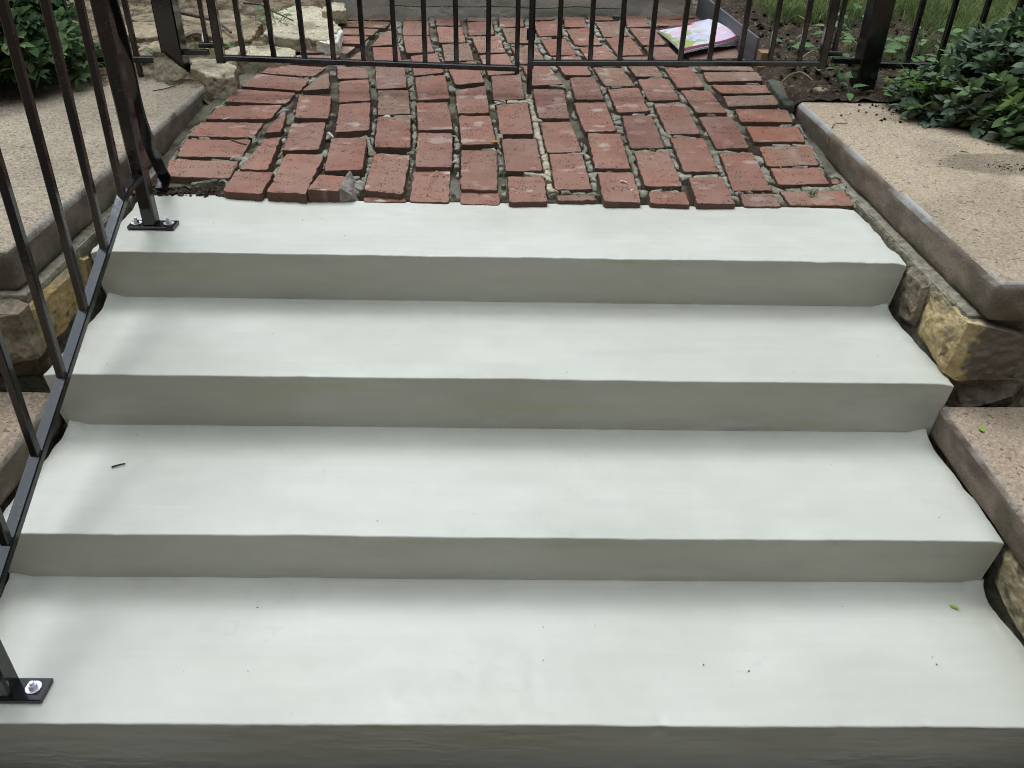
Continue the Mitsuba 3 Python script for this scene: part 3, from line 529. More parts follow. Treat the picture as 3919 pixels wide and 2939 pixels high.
# broken mortar left standing in the joints
used = unary_union([Polygon(q).buffer(0.0035) for q in quads])
out = unary_union([Polygon(q).buffer(0.034, join_style=2) for q in quads]).buffer(0.02).buffer(-0.035)
gap = out.intersection(sbox(-1.2, 2.6, 1.22, 4.7)).difference(used)
rs = np.random.default_rng(5)
sites = np.c_[rs.uniform(-1.4, 1.4, 1500), rs.uniform(2.5, 4.8, 1500)]
vor = Voronoi(sites); grey, cream = [], []
for r in vor.point_region:
    reg = vor.regions[r]
    if -1 in reg or not reg: continue
    c = Polygon(vor.vertices[reg]).intersection(gap)
    for g in getattr(c, 'geoms', [c]):
        if g.geom_type != 'Polygon' or g.area < 0.00012: continue
        g = g.buffer(-0.0015)
        if g.geom_type != 'Polygon' or g.area < 0.00009: continue
        x, y = g.centroid.x, g.centroid.y
        patch = meshkit.fbm(np.array([[x * 3.0, y * 2.2, 7.0]]), 3, 51)[0]
        isc = abs(x - (0.117 + (3.5 - y) * 0.058)) < 0.03 and 2.62 < y < 3.55 or (0.1 < x < 0.33 and 3.45 < y < 3.56) or (-0.03 < x < 0.14 and 3.33 < y < 3.44)
        if not isc and rs.random() > np.clip((patch - 0.30) * 3.4, 0.2, 0.95): continue
        dz = -0.001 + rs.uniform(-0.011, 0.0) if not isc else -0.001 + rs.uniform(-0.004, 0.002)
        (cream if isc else grey).append(slab(g, lambda x, y, d=dz: PC(x, y) + d, 0.03, int(rs.integers(1e6)), inset=0.003, jit=0.0016, step=0.012, tilt=(rs.uniform(-.15, .15), rs.uniform(-.1, .1)), dome=0.002, corner=0.002))
tag(add('mortar', cat(grey), 'mortar_grey', path, smooth=40), 'broken grey mossy mortar between the bricks', kind='stuff')
tag(add('mortar', cat(cream), 'mortar_cream', path, smooth=40), 'pale cream mortar around the gate bolt', kind='stuff')
for x, y, r in [(-0.63, 3.06, .018), (0.445, 2.64, .012), (-0.50, 2.95, .010), (-0.16, 2.85, .008), (0.42, 2.69, .014), (0.045, 3.26, .009), (0.32, 3.62, .012), (-0.43, 3.18, .017), (-0.44, 3.24, .013)]:
    add('pebble', rough(rng.normal(size=(24, 3)) * r * 0.62 * [1, 1, .8] + [x, y, PZ(y) - 0.004], int(x * 1000 + 5000), r * 0.1, r * 0.5, 60), 'pebble', path, smooth=60)

# ------------------------------------------------------------------ porch step behind the path
t = thing('porch_step', 'grey concrete porch step with a long crack at the top of the path', 'step')
def porch():
    m = rbox((-0.86, 0, 0.12), (1.02, 1.6, 0.44), 0.012, 81, size=0.02, amp=0.004)
    v = np.array(m.vertices); v[:, 1] += 4.652 + 0.105 * v[:, 0]; m.vertices = v; return m
add('slab', porch(), 'porch_concrete', t, smooth=50)

# ------------------------------------------------------------------ ironwork
def balusters(key, feet, top, w=0.018, lean=0.0, name='bar'):
    for (x, y, z) in feet: add(name, bar((x, y, z), (x + lean * (top(x, y) - z), y, top(x, y)), w), 'iron', key, smooth=False)

hr = thing('handrail', 'black iron handrail with square balusters bolted to the left of the steps', 'handrail')
rx = lambda y: -1.046 + 0.05 * (2.342 - y)
rz = lambda y: 0.165 + 0.385 * (np.minimum(y, 2.19) - 2.175) - 0.010
add('post', bar((-1.046, 2.332, 0.012), (-1.040, 2.332, 0.98), 0.040, 0.040), 'iron', hr, smooth=False)
add('post', bar((-0.986, 1.047, LV[3] + 0.008), (-0.976, 1.047, 0.46), 0.042, 0.042), 'iron', hr, smooth=False)
ys = [2.315, 2.21, 2.195, 2.18, 0.9]
add('bottom_rail', sweep([(rx(y), y, rz(y)) for y in ys], 0.028, 0.020, (1, 0, 0)), 'iron', hr, smooth=False)
ys = [2.45, 2.34, 2.20, 2.18, 0.86]
add('top_rail', sweep([(rx(y) + 0.03, y, rz(y) + 0.80) for y in ys], 0.045, 0.022, (1, 0, 0)), 'iron', hr, smooth=False)
feet = [(rx(y), y, rz(y) + 0.006) for y in (2.172, 1.985, 1.790, 1.600, 1.405, 1.212)]
balusters(hr, feet, lambda x, y: rz(y) + 0.79, 0.0185, 0.034, 'baluster')
def base_plate(c, z, wx, wy, bolts):
    k = add('base_plate', bar((c[0] - wx / 2, c[1], z + 0.006), (c[0] + wx / 2, c[1], z + 0.006), wy, 0.010, (0, 1, 0), 0.2), 'iron', hr, smooth=False)
    for bx, by in bolts:
        ms = [tube([(bx, by, z + 0.010), (bx, by, z + 0.0135)], 0.0155, n=20), tube([(bx, by, z + 0.0135), (bx, by, z + 0.0235)], 0.0088, n=6), tube([(bx, by, z + 0.0235), (bx, by, z + 0.029)], 0.0045, n=12)]
        add('bolt', cat(ms), 'zinc', k, smooth=30)
base_plate((-1.041, 2.33), 0.001, 0.136, 0.054, [(-1.090, 2.33), (-0.994, 2.331)])
base_plate((-0.975, 1.047), LV[3] + 0.001, 0.138, 0.054, [(-1.028, 1.047), (-0.932, 1.049)])
br = curve([(-1.03, 2.352, 0.70), (-1.036, 2.390, 0.50), (-1.064, 2.455, 0.30), (-1.098, 2.590, 0.115), (-1.110, 2.648, 0.050)], 22)
br = np.vstack([br, curve([(-1.113, 2.652, 0.034), (-1.112, 2.630, 0.024), (-1.111, 2.605, 0.017)], 5)])
add('brace', sweep(br, 0.042, 0.007, (1, -0.1, 0.0)), 'iron', hr, smooth=40)

YG = 3.546
def gate(name, label, x0, x1, z0, z1_, xs, hinge, stile_w):
    g = thing(name, label, 'gate', 'two leaves of the iron gate')
    zt = lambda x: z0 + (z1_ - z0) * (x - x0) / (x1 - x0)
    add('bottom_rail', bar((x0, YG, zt(x0) - 0.010), (x1, YG, zt(x1) - 0.010), 0.032, 0.020, (0, 1, 0)), 'iron', g, smooth=False)
    add('top_rail', bar((x0, YG, 0.90), (x1, YG, 0.90), 0.032, 0.020, (0, 1, 0)), 'iron', g, smooth=False)
    for x in xs: add('bar', bar((x + rnd.uniform(-.002, .002), YG, zt(x)), (x + rnd.uniform(-.006, .006), YG, 0.90), 0.0195), 'iron', g, smooth=False)
    for x, wd, dn in ((x0, stile_w[0], 0.03), (x1, stile_w[1], 0.03)):
        add('stile', bar((x, YG, zt(x) - dn), (x, YG, 0.93), wd, wd), 'iron', g, smooth=False)
    return g
xsL = [-1.052, -0.930, -0.805, -0.684, -0.561, -0.431, -0.311, -0.181, -0.053]
gate('garden_gate', 'left leaf of the black iron gate, sagging towards the middle', -1.147, 0.066, 0.236, 0.215, xsL, -1, (0.034, 0.019))
xsR = [0.236, 0.365, 0.487, 0.615, 0.739, 0.860, 0.984, 1.109, 1.232]
g = gate('garden_gate', 'right leaf of the black iron gate with a drop bolt', 0.123, 1.326, 0.238, 0.257, xsR, 1, (0.024, 0.034))
add('drop_bolt', cat([bar((0.119, YG - 0.012, 0.108), (0.122, YG - 0.012, 0.66), 0.021), bar((0.120, YG - 0.012, 0.32), (0.120, YG - 0.012, 0.36), 0.034)]), 'iron', g, smooth=False)

def fence(label, px, py, pw, x_end, zr, bars, stub, stub_x, lean, base):
    f = thing('iron_fence', label, 'fence', 'iron fence beside the gate')
    add('post', bar((px, py, base), (px + lean, py, 1.05), pw, pw, bev=0.06), 'iron', f, smooth=False)
    s = 1 if x_end > px else -1
    xa = px + s * pw / 2
    add('bottom_rail', bar((xa, py, zr - 0.012), (x_end, py, zr - 0.012), 0.034, 0.024, (0, 1, 0)), 'iron', f, smooth=False)
    add('top_rail', bar((xa, py, 0.90), (x_end, py, 0.90), 0.034, 0.024, (0, 1, 0)), 'iron', f, smooth=False)
    for x, z in bars: add('bar', bar((x, py, z), (x, py, 0.90), 0.020), 'iron', f, smooth=False)
    add('hinge_strap', bar((px - s * pw / 2, py - 0.02, stub - 0.012), (stub_x, py - 0.045, stub - 0.006), 0.020, 0.022, (0, 1, 0)), 'iron', f, smooth=False)
    xb = stub_x + s * 0.03
    add('hinge_strap', bar((xb - s * 0.052, py + 0.008, stub + 0.012), (xb + s * 0.02, py + 0.005, stub + 0.012), 0.03, 0.020, (0, 1, 0)), 'iron', f, smooth=False)
    add('bar', bar((xb - s * 0.012, py + 0.008, stub + 0.012), (xb - s * 0.012, py + 0.008, 0.90), 0.0175), 'iron', f, smooth=False)
    return f
fence('iron fence and square post left of the gate', -1.372, 3.655, 0.085, -3.2, 0.202, [(-1.535, 0.125)] + [(-1.535 - 0.25 * i, 0.2) for i in range(1, 7)], 0.238, -1.215, 0.0, 0.05)
fence('iron fence and square post right of the gate', 1.542, 3.608, 0.085, 3.3, 0.245, [(1.708 + 0.133 * i, 0.245) for i in range(0, 12)], 0.262, 1.375, -0.012, 0.05)

# ------------------------------------------------------------------ stones beside the path
def flat(poly, h, seed, m, label, grp='flagstones left of the path', name='flagstone', depth=0.06, tilt=(0, 0), rg=1.0):
    k = thing(name, label, 'stone', grp); 
    mesh = slab(poly, lambda x, y: PZ(y) + h + 0.008 * rg * (meshkit.fbm(np.stack([x, y, 0 * x], -1) * 12, 3, seed) - 0.5), depth, seed, inset=0.005, jit=0.004 * rg, step=0.022, dome=0.001, corner=0.006, tilt=tilt)
    d = dict(labels.pop(k)); key = add(name, mesh, m, smooth=40); labels[key] = d; return key
flat([(-1.25, 4.02), (-1.09, 4.05), (-0.965, 4.02), (-0.925, 3.93), (-0.955, 3.865), (-1.02, 3.825), (-1.19, 3.85), (-1.27, 3.92)], 0.012, 301, 'flagstone', 'smooth grey flagstone nearest the gate, left of the bricks')
flat([(-1.11, 4.10), (-1.145, 4.45), (-1.06, 4.60), (-0.93, 4.58), (-0.80, 4.29), (-0.765, 4.22), (-0.80, 4.02), (-0.91, 4.06), (-0.95, 4.03)], 0.045, 302, 'flagstone', 'large pale flagstone overlapping the left edge of the bricks')
k = flat([(-0.80, 4.235), (-0.757, 4.225), (-0.753, 4.02), (-0.79, 3.995), (-0.885, 4.05), (-0.85, 4.15)], 0.040, 303, 'paint_splash', 'flat stone corner splashed with white paint beside the bricks', rg=0.4)
flat([(-0.90, 4.40), (-0.86, 4.55), (-0.80, 4.56), (-0.765, 4.42), (-0.85, 4.38)], 0.075, 304, 'flagstone', 'mossy stone block against the porch step corner')
flat([(-1.86, 4.41), (-1.74, 4.50), (-1.67, 4.36), (-1.79, 4.33)], 0.025, 305, 'flagstone_brown', 'small brown flagstone farthest left by the fence')
flat([(-1.86, 4.30), (-1.66, 4.33), (-1.57, 4.10), (-1.68, 4.05), (-1.80, 4.15)], 0.03, 306, 'flagstone_brown', 'broad brown flagstone behind the left fence bars')
flat([(-1.68, 4.02), (-1.58, 4.06), (-1.49, 3.87), (-1.58, 3.79)], 0.02, 307, 'flagstone_brown', 'brown flagstone just behind the left fence rail')
flat([(-1.60, 4.43), (-1.37, 4.54), (-1.165, 4.32), (-1.165, 4.07), (-1.28, 4.02), (-1.37, 4.12), (-1.50, 4.14)], 0.03, 308, 'flagstone_brown', 'big tan flagstone under the twigs')
flat([(-1.34, 3.72), (-1.23, 3.735), (-1.115, 3.655), (-1.09, 3.50), (-1.20, 3.51), (-1.30, 3.62)], 0.05, 309, 'flagstone', 'flat cream stone on the ground between the left post and the bricks', 'loose stones at the foot of the left post', 'loose_stone', 0.09)
k = thing('loose_stone', 'wedge-shaped tan stone leaning on the foot of the left post', 'stone', 'loose stones at the foot of the left post')
d = labels.pop(k)
key = add('loose_stone', rough([(-1.445, 3.60, 0.235), (-1.40, 3.60, 0.232), (-1.275, 3.585, 0.125), (-1.42, 3.57, 0.10), (-1.44, 3.63, 0.10), (-1.29, 3.63, 0.10), (-1.40, 3.63, 0.215), (-1.45, 3.585, 0.12)], 311, 0.007, 0.014), 'flagstone', smooth=40); labels[key] = d
flat([(1.172, 3.74), (1.26, 3.755), (1.285, 3.62), (1.26, 3.52), (1.205, 3.43), (1.168, 3.44)], 0.004, 312, 'slate', 'damp dark slate slab edging the path by the right coping', None, 'slate_slab', 0.07, (0, 0), 0.5)
flat([(1.30, 3.55), (1.36, 3.57), (1.385, 3.52), (1.33, 3.50)], 0.035, 313, 'flagstone_brown', 'small brown stone half buried in the soil by the slate', None, 'loose_stone', 0.05)

e = thing('edging_board', 'grey ridged plastic edging board standing along the right of the path', 'edging')
def edging():
    a, b = np.array([1.06, 4.84]), np.array([1.178, 4.02]); n = 60; V = []
    P = []
    for i in range(n):
        u = i / (n - 1); c = a + (b - a) * u; z = PZ(c[1]) - 0.03
        for dx, dz in ((0, 0), (0.0015, 0.11 + 0.008 * u), (0.012, 0.11 + 0.008 * u), (0.0135, 0)): P.append((c[0] + dx + 0.03 * dz, c[1], z + dz + (0.0 if dz == 0 else 0.004)))
    F = []
    for i in range(n - 1):
        for k in range(4):
            x, y = i * 4 + k, i * 4 + (k + 1) % 4; F += [(x, y, y + 4), (x, y + 4, x + 4)]
    F += [(0, 2, 1), (0, 3, 2), (n * 4 - 4, n * 4 - 3, n * 4 - 2), (n * 4 - 4, n * 4 - 2, n * 4 - 1)]
    return np.array(P), np.array(F)
d = labels.pop(e); key = add('edging_board', edging(), 'edging_plastic', smooth=False); labels[key] = d
k = tag(add('wooden_stake', cat([bar((1.215, 3.97, 0.04), (1.215, 3.97, 0.205), 0.055, 0.075, bev=0.05), bar((1.19, 3.93, 0.02), (1.19, 3.93, 0.150), 0.04, 0.05, bev=0.05)]), 'stake_wood', smooth=False), 'short brown wooden stake at the near end of the edging board', 'stake')

# magazine
mg = thing('magazine', 'glossy magazine with a flowery cover lying on the bricks by the edging', 'magazine')
def sheet(nu, nv, lift, off, curl):
    A, B, C_, D = [np.array(q) for q in ((0.851, 4.069), (1.158, 4.25), (1.076, 4.585), (0.782, 4.41))]
    u, v = np.meshgrid(np.linspace(0, 1, nu), np.linspace(0, 1, nv)); U, V = u[..., None], v[..., None]
    P = A * (1 - U) * (1 - V) + B * U * (1 - V) + C_ * U * V + D * (1 - U) * V + np.array(off)
    z = PZ(P[..., 1]) + 0.004 + lift + curl * np.clip((u - 0.45) / 0.55, 0, 1) ** 1.8 * (1.0 - 0.75 * v) + 0.010 * np.sin(u * 5 + v * 2) * u * (1 - v) + 0.006 * np.sin(v * 3.1)
    pts = np.stack([P[..., 0], P[..., 1], z], -1).reshape(-1, 3)
    i = np.arange((nv - 1) * nu).reshape(-1, nu)[:, :-1].ravel()
    return pts, np.stack([i, i + 1, i + nu + 1, i + nu], 1), np.stack([u.ravel(), v.ravel()], 1)
P_, F_, UV = sheet(34, 28, 0.010, (0, 0), 0.030)
F_ = np.vstack([F_[:, [0, 1, 2]], F_[:, [0, 2, 3]]])
add('cover', (P_, F_), 'magazine_cover', mg, smooth=True, uv=UV)
pg = []
for i in range(4):
    q, f_, _ = sheet(24, 20, 0.0075 - 0.0022 * i, (0.002 * rnd.uniform(-1, 1), -0.003 - 0.001 * i), 0.026 - 0.008 * i); pg.append((q, f_))
add('pages', cat(pg), 'paper', mg, smooth=40)

# ------------------------------------------------------------------ leaves and plants
def leaf(L=0.05, W=0.022, fold=0.25, droop=0.15, n=6, pointed=1.0):
    """A leaf along +x, its face up, folded along the midrib."""
    V, F = [], []
    for i in range(n + 1):
        u = i / n; wd = W / 2 * math.sin(math.pi * u ** (0.85 * pointed)) ** 0.8 if 0 < u < 1 else 0.0006
        z = -droop * L * u * u; x = L * u
        for s in (-1, 0, 1): V.append((x, s * wd, z + (abs(s) * wd * fold)))
    for i in range(n):
        a = i * 3
        F += [(a, a + 3, a + 4), (a, a + 4, a + 1), (a + 1, a + 4, a + 5), (a + 1, a + 5, a + 2)]
    return np.array(V), np.array(F)

def frame(d, up, roll=0.0):
    """Columns x (along d), y, z (as near up as may be)."""
    d = d / np.linalg.norm(d); y = np.cross(up, d); y /= np.linalg.norm(y) + 1e-9; z = np.cross(d, y)
    c, s = math.cos(roll), math.sin(roll); return np.stack([d, y * c + z * s, z * c - y * s], 1)

def merge(base, Ms):
    v, f = base; n = len(v)
    V = np.concatenate([v @ M[:3, :3].T + M[:3, 3] for M in Ms]); F = np.concatenate([f + i * n for i in range(len(Ms))])
    return V, F

LEAFKEYS = {}
def leaf_part(parent, base, M, bsdf):
    """One leaf as a part of its own: shares a mesh file with its like."""
    key = numbered(parent + '__leaf')
    k = (id(base), bsdf)
    if k not in LEAFKEYS: LEAFKEYS[k] = (mikit.ply(base, bsdf, True), base)
    A = M.copy(); A[:3, :3] *= K; A[:3, 3] *= K
    scene[key] = {**LEAFKEYS[k][0], 'to_world': T(A.tolist())}

def affine(R, t, s=1.0):
    M = np.eye(4); M[:3, :3] = R * s; M[:3, 3] = t; return M

def sprig(base, d, length, nl, rs, size=1.0):
    """A twig with paired leaves: (leaf matrices, stem path)."""
    d = d / np.linalg.norm(d); side = np.cross(d, [0, 0, 1.0]); side /= np.linalg.norm(side) + 1e-9
    Ms, path = [], []
    for i in range(nl + 1):
        u = i / nl; p = base + d * length * u + np.array([0, 0, -0.25]) * length * u * u; path.append(p)
        if i == 0: continue
        a = rs.uniform(0, math.pi)
        for sg in (-1, 1):
            o = side * sg * math.cos(a * 0.35) + np.cross(d, side) * sg * math.sin(a * 0.35)
            dd = d * rs.uniform(0.35, 0.8) + o * rs.uniform(0.7, 1.0) + np.array([0, 0, rs.uniform(-0.25, 0.2)])
            Ms.append(affine(frame(dd, np.array([rs.uniform(-.3, .3), rs.uniform(-.35, .35) - 0.6, 1.0]), rs.uniform(-.3, .3)), p, size * rs.uniform(0.75, 1.15) * (1.0 if u < 0.9 else 0.8)))
    Ms.append(affine(frame(d + [0, 0, -0.1], np.array([0, 0, 1.0])), path[-1], size * 0.8))
    return Ms, np.array(path)

CAM = np.array([0, 0, 1.0])
def shrub(name, label, c, r, n, nin, seed, leaves, mats, floor, nparts, size):
    s = thing(name, label, 'shrub'); rs = np.random.default_rng(seed); c = np.array(c); r = np.array(r)
    mats_all = {m: [] for m in mats}; stems = []; cand = []
    for i in range(n + nin):
        v = rs.normal(size=3); v /= np.linalg.norm(v); v[2] = abs(v[2]) * 0.95 - 0.08
        k = rs.uniform(0.90, 1.04) if i < n else rs.uniform(0.45, 0.9)
        k *= 1 + 0.28 * (meshkit.fbm((v * 2.2)[None], 3, seed)[0] - 0.5)
        p = c + v * r * k
        d = v * [1, 1, 0.6] + [0, 0, 0.35] + rs.normal(size=3) * 0.25; d /= np.linalg.norm(d)
        L = rs.uniform(0.09, 0.16); b = p - d * L * 0.8
        if b[2] < floor(b[0], b[1]): b[2] = floor(b[0], b[1]) + 0.015; d[2] = abs(d[2])
        Ms, path = sprig(b, d, L, int(rs.integers(3, 6)), rs, size)
        m = mats[0] if rs.random() < 0.72 else (mats[1] if rs.random() < 0.85 else mats[2])
        if i >= n: m = mats[0]
        stems.append(tube(path, 0.0022, 0.0012, 4))
        for M in Ms:
            if M[2, 3] < floor(M[0, 3], M[1, 3]) + 0.004: continue
            lf = leaves[int(rs.integers(len(leaves)))]
            near = np.linalg.norm(M[:3, 3] - CAM) - (0.25 if i < n else -3)
            cand.append((near, m, lf, M))
    # main stems down to the soil
    for i in range(9):
        v = rs.normal(size=3); v[2] = abs(v[2]); v /= np.linalg.norm(v); q = c + v * r * 0.7; q0 = np.array([c[0] + rs.normal() * 0.08, c[1] + rs.normal() * 0.08, floor(c[0], c[1]) - 0.05])
        stems.append(tube(curve([q0, (q0 + q) / 2 + rs.normal(size=3) * 0.03, q], 8), 0.011, 0.004, 6))
    tag(add('stem', cat(stems), 'twig_bark', s, smooth=True), kind='stuff')
    cand.sort(key=lambda t: t[0])
    for near, m, lf, M in cand[:nparts]: leaf_part(s, lf, M, m)
    groups = {}
    for near, m, lf, M in cand[nparts:]: groups.setdefault((m, id(lf)), [lf, []])[1].append(M)
    bym = {}
    for (m, _), (lf, Ms) in groups.items(): bym.setdefault(m, []).append(merge(lf, Ms))
    for m, ms in bym.items(): tag(add('foliage', cat(ms), m, s, smooth=True), kind='stuff')
    return s

def floor_r(x, y): return 0.118 if (1.22 < x < 2.12 and 1.79 < y < 3.5) else float(PZ(y))
def floor_l(x, y): return 0.120 if (-2.14 < x < -1.22 and 1.88 < y < 3.71) else float(PZ(y))
lfA = [leaf(0.062, 0.033, 0.22, 0.18), leaf(0.054, 0.030, 0.15, 0.3), leaf(0.068, 0.034, 0.25, 0.1)]
shrub('shrub', 'dense glossy dark green shrub spilling over the right coping', (2.48, 3.28, 0.12), (0.82, 0.60, 0.52), 1250, 450, 91, lfA, ['leaf_dark', 'leaf_mid', 'leaf_young'], floor_r, 280, 1.04)
lfB = [leaf(0.062, 0.032, 0.2, 0.25), leaf(0.052, 0.028, 0.25, 0.15)]
shrub('shrub', 'dark shaded evergreen shrub behind the left railing bars', (-2.34, 3.52, 0.22), (0.66, 0.50, 0.50), 640, 420, 92, lfB, ['leaf_deep', 'leaf_mid', 'leaf_mid'], floor_l, 120, 1.0)

def plant(name, label, c, h, nl, seed, lf, m, spread=0.5, catg='weed', grp=None, size=1.0):
    k = thing(name, label, catg, grp); rs = np.random.default_rng(seed); c = np.array([c[0], c[1], bed_right(np.array(c[0]), np.array(c[1])) if c[0] > 1.1 else bed_left(np.array(c[0]), np.array(c[1]))], float)
    st = []
    for i in range(nl):
        a = 2.4 * i + rs.uniform(-.4, .4); o = np.array([math.cos(a), math.sin(a), 0])
        tip = c + o * spread * h * rs.uniform(0.4, 1.0) + [0, 0, h * rs.uniform(0.35, 1.0)]
        st.append(tube(curve([c, (c + tip) / 2 + [0, 0, h * 0.15], tip], 6), 0.0022, 0.0013, 4))
        leaf_part(k, lf[i % len(lf)], affine(frame(o + [0, 0, rs.uniform(-.3, .35)], np.array([rs.uniform(-.3, .3), rs.uniform(-.5, .1), 1.0]), rs.uniform(-.3, .3)), tip, size * rs.uniform(0.7, 1.15)), m if rs.random() < 0.8 else 'leaf_mid')
    tag(add('stem', cat(st), m, k, smooth=True), kind='stuff')
lfW = [leaf(0.085, 0.042, 0.2, 0.25), leaf(0.070, 0.036, 0.25, 0.1), leaf(0.060, 0.034, 0.15, 0.3)]
W_ = [((1.40, 3.78), .07, 5, 'broad-leaved weed by the near end of the edging board'), ((1.44, 3.62), .05, 4, 'low weed in the soil left of the right post'), ((1.50, 3.86), .09, 6, 'weed with pointed leaves behind the right gate stile'),
      ((1.66, 3.95), .11, 7, 'leafy weed behind the right fence post'), ((1.80, 3.78), .11, 8, 'bushy weed between the right post and the first fence bar'), ((1.45, 3.50), .035, 3, 'weed with one wide leaf by the coping, left of the right post'),
      ((1.92, 3.95), .13, 8, 'tall weed behind the second fence bar on the right'), ((2.05, 3.72), .12, 7, 'weed beside the dark shrub below the right fence'), ((1.62, 4.25), .08, 6, 'weed at the edge of the bare soil'), ((1.36, 4.10), .05, 4, 'small weed beside the edging board'),
      ((1.74, 4.38), .10, 7, 'weed where the bare soil meets the grass'), ((2.2, 4.1), .13, 7, 'leafy weed in the grass behind the shrub')]
for i, (c, h, nl, lb) in enumerate(W_): plant('weed', lb, c, h, nl, 400 + i, lfW, 'leaf_weed', 0.75, grp='weeds on the right of the path')
lfS = [leaf(0.04, 0.014, 0.2, 0.2), leaf(0.03, 0.012, 0.2, 0.2)]
for i, (c, h, nl, lb) in enumerate([((-1.50, 3.80), .07, 12, 'fine weed growing through the left fence rail'), ((-1.43, 3.70), .06, 10, 'small weed at the back of the left post'), ((-1.09, 4.30), .09, 22, 'bright tuft of weed between the flagstones'), ((-1.14, 4.42), .09, 18, 'pale green weed at the top of the flagstones'), ((-1.62, 3.72), .06, 12, 'weed at the foot of the left fence'), ((-1.28, 4.00), .04, 8, 'low weed beside the pale root'), ((-1.0, 3.66), .03, 9, 'mossy weed on the soil left of the bricks')]):
    plant('weed', lb, c, h, nl, 430 + i, lfS, 'leaf_weed', 0.9, grp='weeds on the left of the path')
sp = thing('shoot', 'light green leafy shoot reaching out of the right shrub', 'shoot')
Ms = []; st = []
for b, d, L, n in (((1.70, 3.26, 0.22), (-1, 0.05, 0.42), 0.20, 4), ((1.62, 3.24, 0.20), (-0.5, 0.1, 0.8), 0.14, 3), ((1.74, 3.18, 0.20), (-1, -0.1, 0.1), 0.15, 3), ((1.95, 3.0, 0.30), (-0.6, -0.5, 0.3), 0.12, 4)):
    m_, p_ = sprig(np.array(b), np.array(d, float), L, n, rng, 0.9); Ms += m_; st.append(tube(p_, 0.003, 0.0015, 5))
for M in Ms: leaf_part(sp, lfA[0], M, 'leaf_young')
for q in st: add('stem', q, 'leaf_young', sp, smooth=True)

def grass(name, label, n, region, seed, h, m, dens=None, kind='stuff', floor=None):
    rs = np.random.default_rng(seed); V, F = [], []; o = 0
    xs, ys = rs.uniform(region[0], region[2], n), rs.uniform(region[1], region[3], n)
    if dens: k = rs.random(n) < dens(xs, ys); xs, ys = xs[k], ys[k]
    for x, y, z in zip(xs, ys, np.broadcast_to(floor(xs, ys), xs.shape)):
        a = rs.uniform(0, 2 * math.pi); L = h * rs.uniform(0.5, 1.3); w_ = rs.uniform(0.0016, 0.003)
        d = np.array([math.cos(a), math.sin(a), 0]); s_ = np.array([-d[1], d[0], 0]); ben = rs.uniform(0.2, 1.1)
        for j in range(4):
            u = j / 3; p = np.array([x, y, z - 0.004]) + d * L * ben * u * u * 0.8 + np.array([0, 0, L * (u - 0.35 * ben * u * u)])
            wd = w_ * (1 - 0.85 * u); V += [p - s_ * wd, p + s_ * wd]
        for j in range(3):
            k = o + 2 * j; F += [(k, k + 1, k + 3), (k, k + 3, k + 2)]
        o += 8
    return tag(add(name, (np.array(V), np.array(F)), m, smooth=True), label, 'grass', kind=kind)
gd = lambda x, y: (np.clip((meshkit.fbm(np.stack([x * 3.0, y * 3.0, 0 * x + 1.0], -1), 3, 61) - 0.40 + 0.6 * (y - 4.35) + 0.45 * (x - 1.7)) * 3.5, 0.03, 1))
grass('grass', 'uneven green grass behind the right fence', 26000, (1.3, 3.7, 3.4, 5.6), 71, 0.11, 'grass_blade', gd, floor=bed_right)
gl = lambda x, y: (np.clip((meshkit.fbm(np.stack([x * 4.0, y * 4.0, 0 * x + 3.0], -1), 3, 62) - 0.56) * 5, 0.0, 0.7))
grass('grass', 'sparse grass and moss among the left flagstones', 4500, (-2.2, 3.5, -0.88, 5.0), 72, 0.035, 'grass_blade', gl, floor=bed_left)
pathg = lambda x, y: np.array(PZ(y) - 0.012)
for i, (x, y, lb) in enumerate([(0.475, 2.93, 'tuft of grass in a joint near the middle of the path'), (0.555, 2.635, 'tuft of grass in a joint just above the top step'), (-0.79, 3.30, 'tiny moss tuft in a joint at the left of the path'), (1.06, 2.66, 'tuft of moss in a joint by the right coping'), (0.008, 2.76, 'sprig of green in a joint left of the cream mortar')]):
    grass('grass_tuft', lb, 22, (x - 0.02, y - 0.008, x + 0.02, y + 0.008), 80 + i, 0.028, 'leaf_weed', kind=None, floor=pathg)

# straw, roots, twigs
def stick(name, label, pts, r0, r1, m, catg, grp=None):
    return tag(add(name, tube(curve(pts, 16), r0, r1, 7), m, smooth=True), label, catg, grp)
Zl = lambda x, y, h: (x, y, float(PZ(y)) + h)
stick('twig', 'thick dark twig lying across the left flagstones', [Zl(-1.66, 4.42, .06), Zl(-1.53, 4.33, .065), Zl(-1.44, 4.29, .06), Zl(-1.35, 4.22, .06), Zl(-1.26, 4.10, .05)], 0.011, 0.006, 'twig_bark', 'twig')
stick('twig', 'thin twig on the tan flagstone below the thick one', [Zl(-1.47, 3.97, .045), Zl(-1.42, 4.07, .05), Zl(-1.36, 4.05, .045), Zl(-1.28, 3.99, .05)], 0.006, 0.003, 'twig_bark', 'twig')
stick('twig', 'forked dry twig high on the left flagstones', [Zl(-1.30, 4.52, .07), Zl(-1.20, 4.47, .075), Zl(-1.12, 4.38, .07), Zl(-1.0, 4.25, .065)], 0.006, 0.003, 'twig_bark', 'twig')
stick('root', 'pale curved root sticking up by the left gate hinge', [(-1.30, 3.86, .19), (-1.345, 3.95, .215), (-1.37, 4.06, .23), (-1.36, 4.14, .235), (-1.32, 4.17, .23)], 0.005, 0.003, 'root_pale', 'root')
stick('twig', 'small dark twig on the brick beside the left coping', [Zl(-0.97, 2.965, .012), Zl(-0.94, 2.945, .010), Zl(-0.91, 2.935, .008)], 0.0042, 0.003, 'twig_bark', 'twig')
